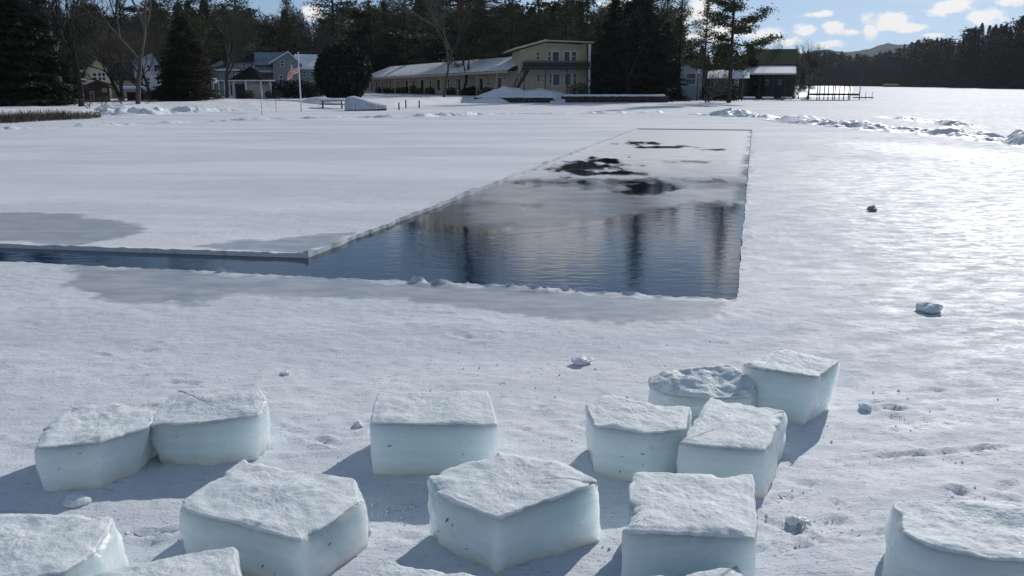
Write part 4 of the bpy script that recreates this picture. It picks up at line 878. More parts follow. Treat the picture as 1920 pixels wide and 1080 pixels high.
# ------------------------------------------------------------------ buildings
def rayplane(x, y, P, n):
    d = ray(x, y); o = Vector((0, 0, CAM_H)); t = (P - o).dot(n) / d.dot(n); return o + d * t
class Facade:
    """a vertical plane through two ground points; boxes on it are given by pixel ranges"""
    def __init__(s, xl, Yl, xr, Yr):
        s.P = at(xl, 160, Yl); s.Q = at(xr, 160, Yr); s.P.z = s.Q.z = 0; s.u = (s.Q - s.P); s.len = s.u.length; s.u.normalize(); s.n = Vector((s.u.y, -s.u.x, 0))  # n towards camera
        s.org = Vector((s.P.x, s.P.y, 0))
    def uz(s, x, y): p = rayplane(x, y, s.P, s.n); return (p - s.P).dot(s.u), p.z
    def pt(s, u, z, out=0): return s.P + s.u * u + s.n * out + Vector((0, 0, z))
    def box(s, mb, x0, x1, y0, y1, o0, o1):
        xc, yc = (x0 + x1) / 2, (y0 + y1) / 2; u0 = s.uz(x0, yc)[0]; u1 = s.uz(x1, yc)[0]; z1 = s.uz(xc, y0)[1]; z0 = s.uz(xc, y1)[1]; return s.ubox(mb, u0, u1, z0, z1, o0, o1)
    def ubox(s, mb, u0, u1, z0, z1, o0, o1):
        return mb.hexa([s.pt(u0, z0, o1), s.pt(u1, z0, o1), s.pt(u1, z0, o0), s.pt(u0, z0, o0)], [s.pt(u0, z1, o1), s.pt(u1, z1, o1), s.pt(u1, z1, o0), s.pt(u0, z1, o0)])
def window(f, root, x0, x1, y0, y1, name='window', trim='trim', out=.0, mull=True):
    mb = MB(root.location); xc, yc = (x0 + x1) / 2, (y0 + y1) / 2; u0 = f.uz(x0, yc)[0]; u1 = f.uz(x1, yc)[0]; z1 = f.uz(xc, y0)[1]; z0 = f.uz(xc, y1)[1]; t = min(.09, (u1 - u0) * .15)
    f.ubox(mb, u0 - t, u0, z0 - t, z1 + t, out - .05, out + .05); f.ubox(mb, u1, u1 + t, z0 - t, z1 + t, out - .05, out + .05); f.ubox(mb, u0, u1, z1, z1 + t, out - .05, out + .05); f.ubox(mb, u0, u1, z0 - t, z0, out - .05, out + .06)
    if mull and name == 'window': f.ubox(mb, u0, u1, (z0 + z1) / 2 - .03, (z0 + z1) / 2 + .03, out - .04, out + .035)
    fr = mb.build(name, M[trim], root)
    g_ = MB(root.location); f.ubox(g_, u0, u1, z0, z1, out - .04, out + .012); g_.build('pane', M['glass'], fr)
    return fr
def house(name, label, cat, xl, Yl, xr, Yr, yb, ye, yr, roof='front', depth=8, wall='white', roofm='shingle', ov=.4, wins=(), doors=(), chim=None, group=None, xa=None, snow=None, slab=.14):
    """pixel x of both ends and their distances, pixel rows of base / eave / ridge at the left end's distance"""
    P_ = at(xl, 160, Yl); d_ = ray((xl + xr) / 2, 160); n_ = Vector((-d_.x, -d_.y, 0)).normalized(); Yr = rayplane(xr, 160, P_, n_).y
    f = Facade(xl, Yl, xr, Yr); W = f.len; xm = (xl + xr) / 2; root = empty(name, f.org, label, cat, group)
    z0 = min(f.uz(xm, yb)[1], lz(f.P.x, f.P.y) - .3); ze = f.uz(xm, ye)[1]; zr = f.uz(xm, yr)[1]; D = -depth; rm = M[roofm]
    if roof == 'front':
        ua = W / 2 if xa is None else f.uz(xa, yr)[0]
        mb = MB(f.org); mb.prism([f.pt(0, z0), f.pt(W, z0), f.pt(W, ze), f.pt(ua, zr), f.pt(0, ze)], f.n * D); mb.build('wall', M[wall], root)
        rb = MB(f.org)
        for (ua_, za, ub, zb) in ((0, ze, ua, zr), (W, ze, ua, zr)):
            sl = (zb - za) / (ub - ua_); sgn = -1 if ua_ < ub else 1; a = f.pt(ua_ + sgn * ov, za + sl * sgn * ov, ov); b = f.pt(ub, zb, ov); up = Vector((0, 0, slab))
            rb.prism([a + Vector((0, 0, .004)), b + Vector((0, 0, .004)), b + up, a + up], f.n * (D - 2 * ov))
        ro = rb.build('roof', rm, root)
    elif roof == 'side':
        mb = MB(f.org); mb.prism([f.pt(0, z0), f.pt(0, z0, D), f.pt(0, ze, D), f.pt(0, zr, D / 2), f.pt(0, ze)], f.u * W); mb.build('wall', M[wall], root)
        rb = MB(f.org); up = Vector((0, 0, slab)); sl = (zr - ze) / (depth / 2)
        for o0, o1 in ((ov, D / 2), (D - ov, D / 2)):
            a = f.pt(-ov, ze - sl * ov + .004, o0); b = f.pt(-ov, zr + .004, o1); rb.prism([a, b, b + up, a + up], f.u * (W + 2 * ov))
        ro = rb.build('roof', rm, root)
    else:  # hip
        mb = MB(f.org); f.ubox(mb, 0, W, z0, ze, D, 0); mb.build('wall', M[wall], root)
        rb = MB(f.org); ins = min(W, depth) * .42; r1, r2 = (f.pt(ins, zr, D / 2), f.pt(W - ins, zr, D / 2)); c_ = [f.pt(-ov, ze + .004, ov), f.pt(W + ov, ze + .004, ov), f.pt(W + ov, ze + .004, D - ov), f.pt(-ov, ze + .004, D - ov)]
        b_ = [p - Vector((0, 0, slab)) for p in c_]
        rb.add(c_ + [r1, r2] + b_, [(0, 1, 5, 4), (1, 2, 5), (2, 3, 4, 5), (3, 0, 4), (6, 7, 1, 0), (7, 8, 2, 1), (8, 9, 3, 2), (9, 6, 0, 3), (9, 8, 7, 6)]); ro = rb.build('roof', rm, root)
    if chim:
        cb = MB(f.org); u, _ = f.uz(chim[0], chim[1]); zt = f.uz(chim[0], chim[1])[1]; f.ubox(cb, u - .35, u + .35, ze, zt, -1.6, -.9); cb.build('chimney', M['stone'], ro)
    for w_ in wins: window(f, root, *w_)
    for d_ in doors: window(f, root, *d_, name='door')
    return f, root
# left cluster
f, r_ = house('cream_house', 'cream gable house with three tall attic windows and dark roof, second from the left', 'house', 163, 88, 208, 86, 190, 132, 112, 'front', 9, 'cream2', 'shingle', wins=[(174, 181, 137, 151), (184, 190, 137, 151), (192, 197, 137, 151)])
house('cottage_wing', 'dark roofed beige wing joining the cream gable house on its right', 'house', 208, 90, 246, 88, 190, 148, 118, 'side', 8, 'beige', 'shingle_dark', wins=[(222, 227, 158, 166)])
house('brown_shed', 'small red brown gable shed in front of the cream house', 'shed', 155, 72, 204, 71, 195, 164, 153, 'front', 4, 'brown', 'wood', xa=182, wins=[(193, 199, 166, 172)], doors=[(170, 176, 172, 188)])
f, r_ = house('long_shed', 'long low brown shed with a flat snow covered roof', 'shed', 236, 79, 318, 76, 192, 172, 168, 'side', 5, 'brown', 'roofsnow', ov=.3, slab=.3, wins=[(300, 308, 176, 184)])
f, r_ = house('pale_blue_house', 'pale blue white tall house half hidden by bare trees', 'house', 238, 96, 304, 92, 185, 118, 98, 'front', 9, 'bluewhite', 'shingle', xa=285, wins=[(262, 268, 122, 134), (276, 281, 122, 134), (289, 294, 122, 134), (262, 268, 146, 158), (276, 281, 146, 158), (294, 299, 146, 158)])
cb = MB(r_.location); f.box(cb, 231, 241, 100, 160, .05, .9); cb.build('chimney', M['white'], r_)
house('left_edge_cottage', 'blue grey roof of a small cottage at the left edge behind the reeds', 'cottage', -60, 66, 6, 64, 215, 178, 166, 'hip', 6, 'brown', 'shingle_blue')
# middle houses
f, r_ = house('hip_roof_house', 'grey green two storey house with a hipped roof and white cornice', 'house', 396, 100, 446, 98, 186, 131, 112, 'hip', 8, 'grey', 'shingle', ov=.7, chim=(424, 109), wins=[(413, 418, 136, 144), (424, 429, 136, 144), (436, 441, 136, 144), (408, 412, 157, 172), (418, 422, 157, 172)], doors=[(430, 436, 158, 178)])
cb = MB(r_.location); f.box(cb, 393, 449, 129.5, 132.5, .72, .80); cb.build('cornice', M['trim'], r_)
cb = MB(r_.location); f.box(cb, 396, 446, 150, 152, .01, 1.4)
cb.build('porch_roof', M['trim'], r_)
for xx in (400, 410, 420, 430, 440): cb = MB(r_.location); f.box(cb, xx, xx + 1.6, 152, 180, 1.2, 1.33); cb.build('post', M['trim'], r_)
house('snowy_peak_house', 'big grey house with snow patches on its high peaked roof, behind the hip roofed one', 'house', 425, 122, 512, 120, 180, 116, 76, 'hip', 12, 'grey2', 'shingle', chim=(484, 84), wins=[(455, 460, 120, 130), (470, 475, 120, 130)])
f, r_ = house('blue_roof_house', 'grey house with a blue roofed wing right of the gazebo', 'house', 486, 108, 530, 108, 182, 122, 98, 'side', 9, 'grey', 'shingle_blue', wins=[(490, 496, 128, 136), (503, 509, 128, 136), (490, 496, 150, 160), (518, 524, 150, 160)])
cb = MB(r_.location); f.box(cb, 484, 516, 133, 135.5, .02, 1.3); cb.build('porch_roof', M['roofsnow'], r_)
f, r_ = house('gable_house', 'grey gabled house behind the flag with snow on its right roof slope', 'house', 514, 102, 562, 100, 182, 116, 98, 'front', 9, 'grey', 'roofsnow', xa=540, wins=[(526, 532, 114, 124), (546, 552, 122, 130), (524, 530, 142, 154), (542, 548, 142, 154)])
house('snow_roof_wing', 'wing with a bright snow covered roof and porch between flag and round evergreen', 'house', 560, 104, 606, 102, 182, 128, 102, 'side', 9, 'grey', 'roofsnow', wins=[(568, 574, 134, 144), (582, 588, 134, 144), (568, 574, 156, 168)])
# gazebo
def gazebo():
    c = at(473, 178, 90); c.z = lz(c.x, c.y); root = empty('gazebo', c, 'small pavilion with a pointed dark roof and white edged eave before the grey houses', 'gazebo'); R_ = 2.0; ze = at(473, 150, 90).z; zt = at(473, 124, 90).z
    pts = [(math.cos(R(a)) * R_, math.sin(R(a)) * R_) for a in range(0, 360, 45)]
    mb = MB(); n = 8; mb.add([(x * 1.18, y * 1.18, ze - c.z) for x, y in pts] + [(0, 0, zt - c.z)], [(i, (i + 1) % n, n) for i in range(n)] + [tuple(range(n - 1, -1, -1))]); mb.build('roof', M['shingle_dark'], root)
    mb = MB(); 
    for i in range(8): p, q = pts[i], pts[(i + 1) % 8]; mb.hexa([(p[0] * 1.2, p[1] * 1.2, ze - c.z - .1), (q[0] * 1.2, q[1] * 1.2, ze - c.z - .1), (q[0] * 1.1, q[1] * 1.1, ze - c.z - .1), (p[0] * 1.1, p[1] * 1.1, ze - c.z - .1)], [(p[0] * 1.2, p[1] * 1.2, ze - c.z - .004), (q[0] * 1.2, q[1] * 1.2, ze - c.z - .004), (q[0] * 1.1, q[1] * 1.1, ze - c.z - .004), (p[0] * 1.1, p[1] * 1.1, ze - c.z - .004)])
    mb.build('eave_trim', M['trim'], root)
    for p in pts: mb = MB(); mb.box((p[0] * .97, p[1] * .97, (ze - c.z) / 2 - .2), (.14, .14, ze - c.z + .2)); mb.build('post', M['trim'], root)
    mb = MB()
    for i in range(8):
        if i in (5,): continue
        p, q = pts[i], pts[(i + 1) % 8]; mb.hexa([(p[0] * .96, p[1] * .96, -.3), (q[0] * .96, q[1] * .96, -.3), (q[0] * .92, q[1] * .92, -.3), (p[0] * .92, p[1] * .92, -.3)], [(p[0] * .96, p[1] * .96, ze - c.z - .4), (q[0] * .96, q[1] * .96, ze - c.z - .4), (q[0] * .92, q[1] * .92, ze - c.z - .4), (p[0] * .92, p[1] * .92, ze - c.z - .4)])
    mb.build('wall', M['grey2'], root)
gazebo()

# ---- motel wing
def motel_wing():
    f = Facade(697, 142, 972, 103); root = empty('motel_wing', f.org, 'long one storey cream motel wing with doors and windows under a snowy roof', 'motel'); W = f.len
    z0l, z0r = -.4, .0; uL, zeL = f.uz(697, 147); uR, zeR = f.uz(940, 134); k_ = (zeR - zeL) / (uR - uL); zeR = zeL + k_ * W; zrL = f.uz(697, 126)[1] ; zrR = f.uz(972, 106)[1]; D = -7
    rise = 1.55
    mb = MB(f.org); A_ = [f.pt(0, z0l), f.pt(0, z0l, D), f.pt(0, zeL, D), f.pt(0, zeL + rise * .8, D / 2), f.pt(0, zeL)]; B_ = [f.pt(W, z0r), f.pt(W, z0r, D), f.pt(W, zeR, D), f.pt(W, zeR + rise * .8, D / 2), f.pt(W, zeR)]
    mb.add(A_ + B_, [(0, 1, 2, 3, 4), (9, 8, 7, 6, 5)] + [((i + 1) % 5, i, 5 + i, 5 + (i + 1) % 5) for i in range(5)]); mb.build('wall', M['cream'], root)
    rb = MB(f.org)
    for o0 in (1.5, D - .4):
        a0, a1 = f.pt(-.5, zeL - .12, o0), f.pt(-.5, zeL + rise + .1, D / 2); b0, b1 = f.pt(W + .1, zeR - .12, o0), f.pt(W + .1, zeR + rise + .1, D / 2); up = Vector((0, 0, .12))
        rb.add([a0, a1, a1 + up, a0 + up, b0, b1, b1 + up, b0 + up], [(0, 1, 2, 3), (7, 6, 5, 4), (0, 4, 5, 1), (1, 5, 6, 2), (2, 6, 7, 3), (3, 7, 4, 0)])
    ro = rb.build('roof', M['shingle'], root)
    sb = MB(f.org); nU, nO = 60, 10
    for i in range(nU + 1):
        u = -.5 + (W + .6) * i / nU
        for j in range(nO + 1):
            t = j / nO; o = 1.5 + (D / 2 - 1.5) * t; z = (zeL + (zeR - zeL) * (u / W)) - .12 + (rise + .22) * t; sb.v.append(f.pt(u, z + .14 + .10 * math.sin(min(1, j * 1.0) * 1.57) + .04 * random.Random(i * 31 + j).random(), o) - f.org)
    sb.f = [(i * (nO + 1) + j, (i + 1) * (nO + 1) + j, (i + 1) * (nO + 1) + j + 1, i * (nO + 1) + j + 1) for i in range(nU) for j in range(nO)]
    s_ = sb.build('roof_snow', M['roofsnow'], ro, True)
    fb = MB(f.org); f.ubox(fb, -.5, W, min(zeL, zeR) - .30, min(zeL, zeR) - .305, 0, 0) if 0 else None
    fa0, fa1 = f.pt(-.5, zeL - .26, 1.52), f.pt(W, zeR - .26, 1.52); up = Vector((0, 0, .24)); fb.add([fa0, fa1, fa1 + up, fa0 + up] + [p + f.n * .05 for p in (fa0, fa1, fa1 + up, fa0 + up)], [(3, 2, 1, 0), (4, 5, 6, 7), (0, 1, 5, 4), (1, 2, 6, 5), (2, 3, 7, 6), (3, 0, 4, 7)]); fb.build('fascia', M['cream2'], root)
    for (x0, x1) in ((856, 864), (899, 906), (931, 941), (789, 795), (761, 765), (820, 826)): window(f, root, x0, x1, 151 - (x0 - 760) * .03, 170 - (x0 - 760) * .01, name='door')
    for (x0, x1, y0, y1) in ((840, 843.5, 149, 163), (875, 879, 148, 162), (892, 895, 147, 160), (914, 918, 146, 160), (945, 948, 145, 151), (806, 809, 151, 164), (774, 777, 152, 165), (745, 748, 153, 165), (731, 734, 154, 165), (716, 719, 154, 165), (705, 708, 155, 165)): window(f, root, x0, x1, y0, y1)
    for k in range(9):
        u = W * (k + .5) / 9; mb = MB(f.org); ze = zeL + (zeR - zeL) * (u / W); f.ubox(mb, u - .05, u + .05, -.2, ze - .26, 1.38, 1.48); mb.build('post', M['cream2'], root)
    return f
fw = motel_wing()
# shrubs in front of the wing
for i, (px, top_) in enumerate([(712, 163), (726, 164), (742, 164), (758, 162), (772, 160), (790, 164), (806, 163), (845, 163), (880, 163), (886, 161), (868, 166), (912, 163), (925, 165)]):
    t = (px - 697) / 275; u_ = fw.uz(px, 165)[0]; p = fw.pt(u_, 0, 2.4)
    nm = ['leftmost', 'second', 'third', 'fourth', 'fifth', 'sixth', 'seventh', 'eighth', 'tenth', 'eleventh', 'ninth', 'twelfth', 'rightmost'][i]
    tree('bush', 'shrub', px, 0, p.y, f'low dark foundation shrub along the motel wing, {nm} from the left', 'shrub', 'foundation shrubs along the motel wing', top=top_, sx=1.5)

# ---- two storey block
def motel_block():
    f = Facade(973, 101, 1100, 101.8); root = empty('motel_block', f.org, 'two storey cream motel block with a dark green balcony and outside stair', 'motel'); W = f.len
    U = lambda x, y: f.uz(x, y)
    pl = [(973, 190), (1100, 190), (1100, 84), (1022, 80), (975, 94)]; P = [f.pt(*U(*p)) for p in pl]; mb = MB(f.org); mb.prism(P, f.n * -9); mb.build('wall', M['cream2'], root)
    rb = MB(f.org); rp = [(957, 95.5), (1022, 78.2), (1110, 81.5), (1110, 79.5), (1021, 75.8), (957, 93)]; Pr = [f.pt(*U(*p), 1.6) for p in rp]; rb.prism(Pr[:2] + Pr[4:], f.n * -11); rb.prism([Pr[1], Pr[2], Pr[3], Pr[4]], f.n * -11); ro = rb.build('roof', M['cream2'], root)
    sb = MB(f.org); sp2 = [(959, 92.6), (1021, 75.4), (1021, 74.6), (959, 91.8)]; Ps = [f.pt(*U(*p), 1.5) for p in sp2]; sb.prism(Ps, f.n * -10.5); sb.build('roof_snow', M['roofsnow'], ro)
    db = MB(f.org); f.box(db, 978, 1100, 128, 130.5, 0.01, 1.7); d_ = db.build('balcony_deck', M['darkgreen'], root)
    rb = MB(f.org); f.box(rb, 977, 1101, 115, 116.4, 1.62, 1.72); f.box(rb, 977, 1101, 117.5, 127, 1.64, 1.70); rb.build('balcony_railing', M['darkgreen'], root)
    for x in (979, 1018, 1058, 1096):
        mb = MB(f.org); f.box(mb, x, x + 1.6, 130.5, 186, 1.55, 1.66); mb.build('post', M['darkgreen'], root)
    mb = MB(f.org); f.box(mb, 1098, 1102, 84, 186, 1.5, 1.66); mb.build('corner_post', M['trim'], root)
    # stair
    st = MB(f.org); u0, z0 = U(957, 172); u1, z1 = U(984, 129); n = 12
    for k in range(n):
        t = (k + .5) / n; f.ubox(st, u0 + (u1 - u0) * k / n, u0 + (u1 - u0) * (k + 1) / n + .05, z0 + (z1 - z0) * t - .05, z0 + (z1 - z0) * t + .02, 1.75, 2.7)
    st.prism([f.pt(u0, z0 - .2, 2.72), f.pt(u0 + .3, z0 - .2, 2.72), f.pt(u1 + .3, z1 - .1, 2.72), f.pt(u1, z1 + .1, 2.72)], f.n * .06); s_ = st.build('stair', M['darkgreen'], root)
    hr = MB(f.org); hr.prism([f.pt(u0, z0 + .55, 2.74), f.pt(u1, z1 + .75, 2.74), f.pt(u1, z1 + .95, 2.74), f.pt(u0, z0 + .75, 2.74)], f.n * .05)
    for k in range(7): t = k / 6; u = u0 + (u1 - u0) * t; z = z0 + (z1 - z0) * t; f.ubox(hr, u - .03, u + .03, z, z + .65, 2.735, 2.80)
    hr.build('handrail', M['darkgreen'], s_)
    for w_ in ((1006, 1011, 98, 112), (1028, 1032, 97, 114), (1072, 1080, 97, 114)): window(f, root, *w_)
    for w_ in ((1036, 1048, 97, 114), (1058, 1068, 97, 114)): window(f, root, *w_, name='door')
    for w_ in ((1007, 1012, 141, 152), (1030, 1034, 139, 157), (1075, 1081, 138, 157)): window(f, root, *w_)
    for w_ in ((1037, 1049, 139, 160), (1059, 1070, 138, 160)): window(f, root, *w_, name='door')
motel_block()
# chairs and a person-free terrace: retaining walls
def wall_px(x0, x1, y0, y1, Y, label):
    a = at(x0, (y0 + y1) / 2, Y); b = at(x1, (y0 + y1) / 2, Y); zt = at((x0 + x1) / 2, y0, Y).z; n = 90; V = []; F_ = []; root_mb = MB((a.x, Y, 0)); rr = random.Random(int(x0))
    x = a.x; 
    for row in range(3):
        x = a.x - rr.uniform(0, .3)
        while x < b.x:
            w = rr.uniform(.5, 1.1); h = (zt + .15) / 3; z = -.15 + h * (row + .5); root_mb.box((min(x + w / 2, b.x), Y + rr.uniform(-.04, .04), z), (w * .97, .6 + rr.uniform(-.05, .05), h * .97)); x += w
    o = root_mb.build('retaining_wall', M['stone'])
    cap = MB((0, 0, 0)); m_ = []
    nn = 60; V = []; F_ = []
    for i in range(nn + 1):
        xx = (b.x - a.x) * i / nn
        for j, (dy, dz) in enumerate(((-.35, -.05), (-.3, .10), (0, .16), (.5, .12), (.6, -.05))): V.append((xx, dy, zt + dz + .04 * rr.random()))
    for i in range(nn):
        for j in range(4): F_.append((i * 5 + j, (i + 1) * 5 + j, (i + 1) * 5 + j + 1, i * 5 + j + 1))
    meshobj('snow_cap', V, F_, M['roofsnow'], o, True); tag(o, label, 'wall', 'dark stone walls at the lake edge'); return o
wall_px(893, 1035, 182.5, 191, 93, 'dark stone retaining wall left of the snow ramp, below the snow pile')
wall_px(1055, 1246, 180, 190, 94.5, 'dark stone retaining wall right of the snow ramp, under the evergreen mass')
def mound(x, Y, w, h, label, seed, name='snow_pile', kind=None, dw=.6):
    c = at(x, 180, Y); n = 36; V = []; F_ = []
    for i in range(n + 1):
        for j in range(n + 1):
            u, v = i / n * 2 - 1, j / n * 2 - 1; r = math.hypot(u, v); hh = max(0, 1 - r * r) ** .8
            z = hh * h * (.65 + .7 * float(fbm(np.array([u * 3 + seed]), np.array([v * 3.]), seed, 4)[0])); V.append((u * w, v * w * dw, z - .08 if r < 1 else -.2))
    for i in range(n):
        for j in range(n): F_.append((i * (n + 1) + j, (i + 1) * (n + 1) + j, (i + 1) * (n + 1) + j + 1, i * (n + 1) + j + 1))
    o = meshobj(name, V, F_, M['snow'], None, True, loc=(c.x, Y, lz(c.x, Y) - .05)); tag(o, label, 'snow pile', 'snow piles on the shore'); return o
mound(948, 97, 3.4, 1.15, 'lumpy snow pile in front of the outside stair, left of the ramp', 2)
mound(1010, 97.5, 3.6, 1.0, 'smooth shaded snow pile before the two storey block', 3)
mound(600, 74, 2.4, .55, 'snow heap behind the picnic table', 4)
mound(1490, 108, 1.6, .6, 'snow heap in front of the boathouse', 6)
mound(210, 60, 1.8, .45, 'snow heap by the reeds in front of the brown shed', 7)
# ramp between walls
rp = MB(); a = at(1035, 192, 90); b = at(1056, 192, 90); c = at(1055, 180, 97); d = at(1037, 180, 97)
rp.prism([Vector((a.x - .2, 90, -.05)), Vector((b.x + .2, 90, -.05)), Vector((c.x + .3, 97, .62)), Vector((d.x - .3, 97, .62))], (0, 0, -.5)); tag(rp.build('snow_ramp', M['snow']), kind='structure')

# ---- right side buildings
f, r_ = house('pale_pavilion', 'small pale blue lakeside pavilion half hidden by trees', 'pavilion', 1272, 108, 1316, 107, 180, 128, 114, 'front', 6, 'bluewhite', 'shingle', wins=[(1287, 1304, 138, 158)], ov=.3)
f, r_ = house('boathouse', 'large dark roofed boathouse with a snow covered porch roof', 'boathouse', 1398, 118, 1490, 116, 180, 122, 91, 'side', 12, 'darkgreen', 'shingle_dark', ov=.2)
pb = MB(r_.location); u0 = f.uz(1399, 130)[0]; u1 = f.uz(1492, 130)[0]; za = f.uz(1445, 125)[1]; zb = f.uz(1445, 140)[1]
pb.prism([f.pt(u0, za, .02), f.pt(u0, zb, 3.2), f.pt(u0, zb + .2, 3.2), f.pt(u0, za + .2, .02)], f.u * (u1 - u0)); pr = pb.build('porch_roof', M['roofsnow'], r_)
for x in (1403, 1425, 1450, 1472, 1490): mb = MB(r_.location); f.box(mb, x - .8, x + .8, 139, 182, 2.9, 3.05); mb.build('post', M['wood'], r_)
for w_ in ((1412, 1420, 148, 160), (1434, 1442, 148, 160), (1458, 1466, 148, 160)): window(f, r_, *w_, trim='wood')
house('side_shed', 'dark low building between the pavilion and the boathouse', 'shed', 1330, 114, 1400, 114, 180, 146, 132, 'side', 6, 'darkgreen', 'roofsnow', ov=.3, slab=.1, wins=[(1340, 1346, 150, 160), (1378, 1384, 150, 160)])
# lamp posts
def lamp(px, ytop, ybase, Y, label):
    c = at(px, ybase, Y); zt = at(px, ytop, Y).z; z0 = lz(c.x, Y); root = empty('lamp_post', (c.x, Y, z0), label, 'lamp post', 'lamp posts by the lake'); h = zt - z0
    mb = MB(); mb.tube((0, 0, -.2), (0, 0, h - .4), .07, .055, 8); mb.tube((0, 0, -.1), (0, 0, .3), .13, .08, 8); mb.build('pole', M['wood'], root)
    mb = MB(); 
    for k in range(6): a0 = -1.4 + k * .47; a1 = a0 + .47; mb.tube((0, 0, h - .2 + .22 * math.sin(a0)), (0, 0, h - .2 + .22 * math.sin(a1)), .22 * math.cos(a0), .22 * max(.05, math.cos(a1)), 10)
    mb.build('globe', M['lampglass'], root, True)
    mb = MB(); mb.tube((0, 0, h), (0, 0, h + .08), .26, .05, 10); mb.build('cap', M['roofsnow'], root)
lamp(1307, 131, 178, 104, 'lamp post in front of the pale pavilion'); lamp(1391, 133, 178, 102, 'lamp post left of the boathouse'); lamp(406, 148, 186, 84, 'lamp post with a snowy cap before the hip roofed house')
# patio furniture under snow near the boathouse
def table(px, Y, label, s=1.0):
    c = at(px, 180, Y); z = lz(c.x, Y) - .03; root = empty('garden_table', (c.x, Y, z), label, 'garden table', 'snowed in garden tables', rz=random.Random(px).uniform(-.4, .4)); mb = MB(); mb.box((0, 0, .72), (1.3 * s, .9 * s, .05)); mb.build('table_top', M['wood'], root)
    for sx in (-1, 1):
        for sy in (-1, 1): mb = MB(); mb.box((sx * .55 * s, sy * .36 * s, .34), (.07, .07, .70)); mb.build('leg', M['wood'], root)
    mb = MB(); mb.prism([(-.65 * s, -.45 * s, .75), (.65 * s, -.45 * s, .75), (.65 * s, .45 * s, .75), (-.65 * s, .45 * s, .75)], (0, 0, .17)); mb.build('snow_cover', M['roofsnow'], root)
table(1405, 108, 'snowed in garden table right of the lamp post by the boathouse'); table(1440, 107, 'snowed in garden table before the middle of the boathouse'); table(1475, 106, 'snowed in garden table before the right end of the boathouse')
# ---- picnic table
c = at(623, 192, 70); root = empty('picnic_table', (c.x, 70, lz(c.x, 70) - .02), 'dark picnic table with snow on it left of the covered boat', 'picnic table', rz=.15)
mb = MB(); mb.box((0, 0, .62), (2.0, .75, .06)); mb.build('table_top', M['darkgreen'], root)
for s in (-1, 1): mb = MB(); mb.box((0, s * .62, .36), (2.0, .25, .05)); mb.build('bench', M['darkgreen'], root)
for s in (-1, 1): mb = MB(); mb.tube((s * .75, -.6, -.05), (s * .75, .25, .6), .05); mb.tube((s * .75, .6, -.05), (s * .75, -.25, .6), .05); mb.build('leg', M['darkgreen'], root)
mb = MB(); mb.box((0, 0, .74), (1.95, .7, .18)); mb.build('snow_cover', M['roofsnow'], root)
# ---- boat on the shore, under a snowy cover
def boat():
    Y_ = 66; c = at(686, 198, Y_); z = lz(c.x, Y_); root = empty('covered_boat', (c.x, Y_, z), 'small boat on low stands under a snow dusted grey cover', 'boat', rz=.12); L_ = 3.1; n = 18; V = []; F_ = []; K = 9
    for i in range(n + 1):
        t = i / n; x = -L_ / 2 + L_ * t; w = .72 * (1 - max(0, (t - .45) / .55) ** 2.2) + .02; top_ = .42 * math.sin(min(1, t * 3 + .35) * 1.57) * (1 - .45 * t) + .45
        for k in range(K): a = math.pi * k / (K - 1); V.append((x, -math.cos(a) * w, .55 + .08 * t + (top_ + .18) * (1 - .95 * max(0, t - .25)) * math.sin(a) ** 1.7))
    for i in range(n):
        for k in range(K - 1): F_.append((i * K + k, (i + 1) * K + k, (i + 1) * K + k + 1, i * K + k + 1))
    F_.append(tuple(range(K))); meshobj('cover', V, F_, M['tarp'], root, True); V = []; F_ = []
    for i in range(n + 1):
        t = i / n; x = -L_ / 2 + L_ * t; w = .70 * (1 - max(0, (t - .45) / .55) ** 2.2) + .02
        V += [(x, -w, .56 + .08 * t), (x, -w * .7, .12 + .22 * max(0, t - .6)), (x, w * .7, .12 + .22 * max(0, t - .6)), (x, w, .56 + .08 * t)]
    for i in range(n):
        for k in range(3): F_.append((i * 4 + k, i * 4 + k + 1, (i + 1) * 4 + k + 1, (i + 1) * 4 + k))
    F_.append((3, 2, 1, 0)); meshobj('hull', V, F_, M['stone'], root)
    for x in (-1.1, .8): mb = MB(); mb.box((x, 0, .04), (.1, 1.1, .18)); mb.build('stand', M['wood'], root)
boat()
# ---- stakes
for i, (px, yt, yb, lb) in enumerate([(491, 190, 216, 'thin stake on the snow left of the flagpole'), (518, 187, 210, 'thin stake nearest the flagpole'), (710, 193, 208, 'thin stake right behind the covered boat'), (748, 192, 206, 'thin stake between the boat and the thick post'),
                                       (761, 187, 203, 'thick dark wooden post right of the covered boat'), (786, 188, 203, 'thin stake right of the thick post'), (667, 196, 210, 'thin stake in front of the covered boat')]):
    g_ = gnd(px, yb); z = lz(g_.x, g_.y); p = at(px, yb, g_.y); zt = at(px, yt, g_.y).z; mb = MB((g_.x, g_.y, min(z, 0))); r = .06 if 'thick' in lb else .018
    mb.tube((g_.x, g_.y, min(z, 0) - .1), (g_.x + .01, g_.y, zt - .03), r, r * .9, 7); mb.tube((g_.x + .01, g_.y, zt - .03), (g_.x + .01, g_.y, zt), r * .9, r * .4, 7)
    tag(mb.build('stake', M['wood']), lb, 'stake', 'stakes in the shore snow')
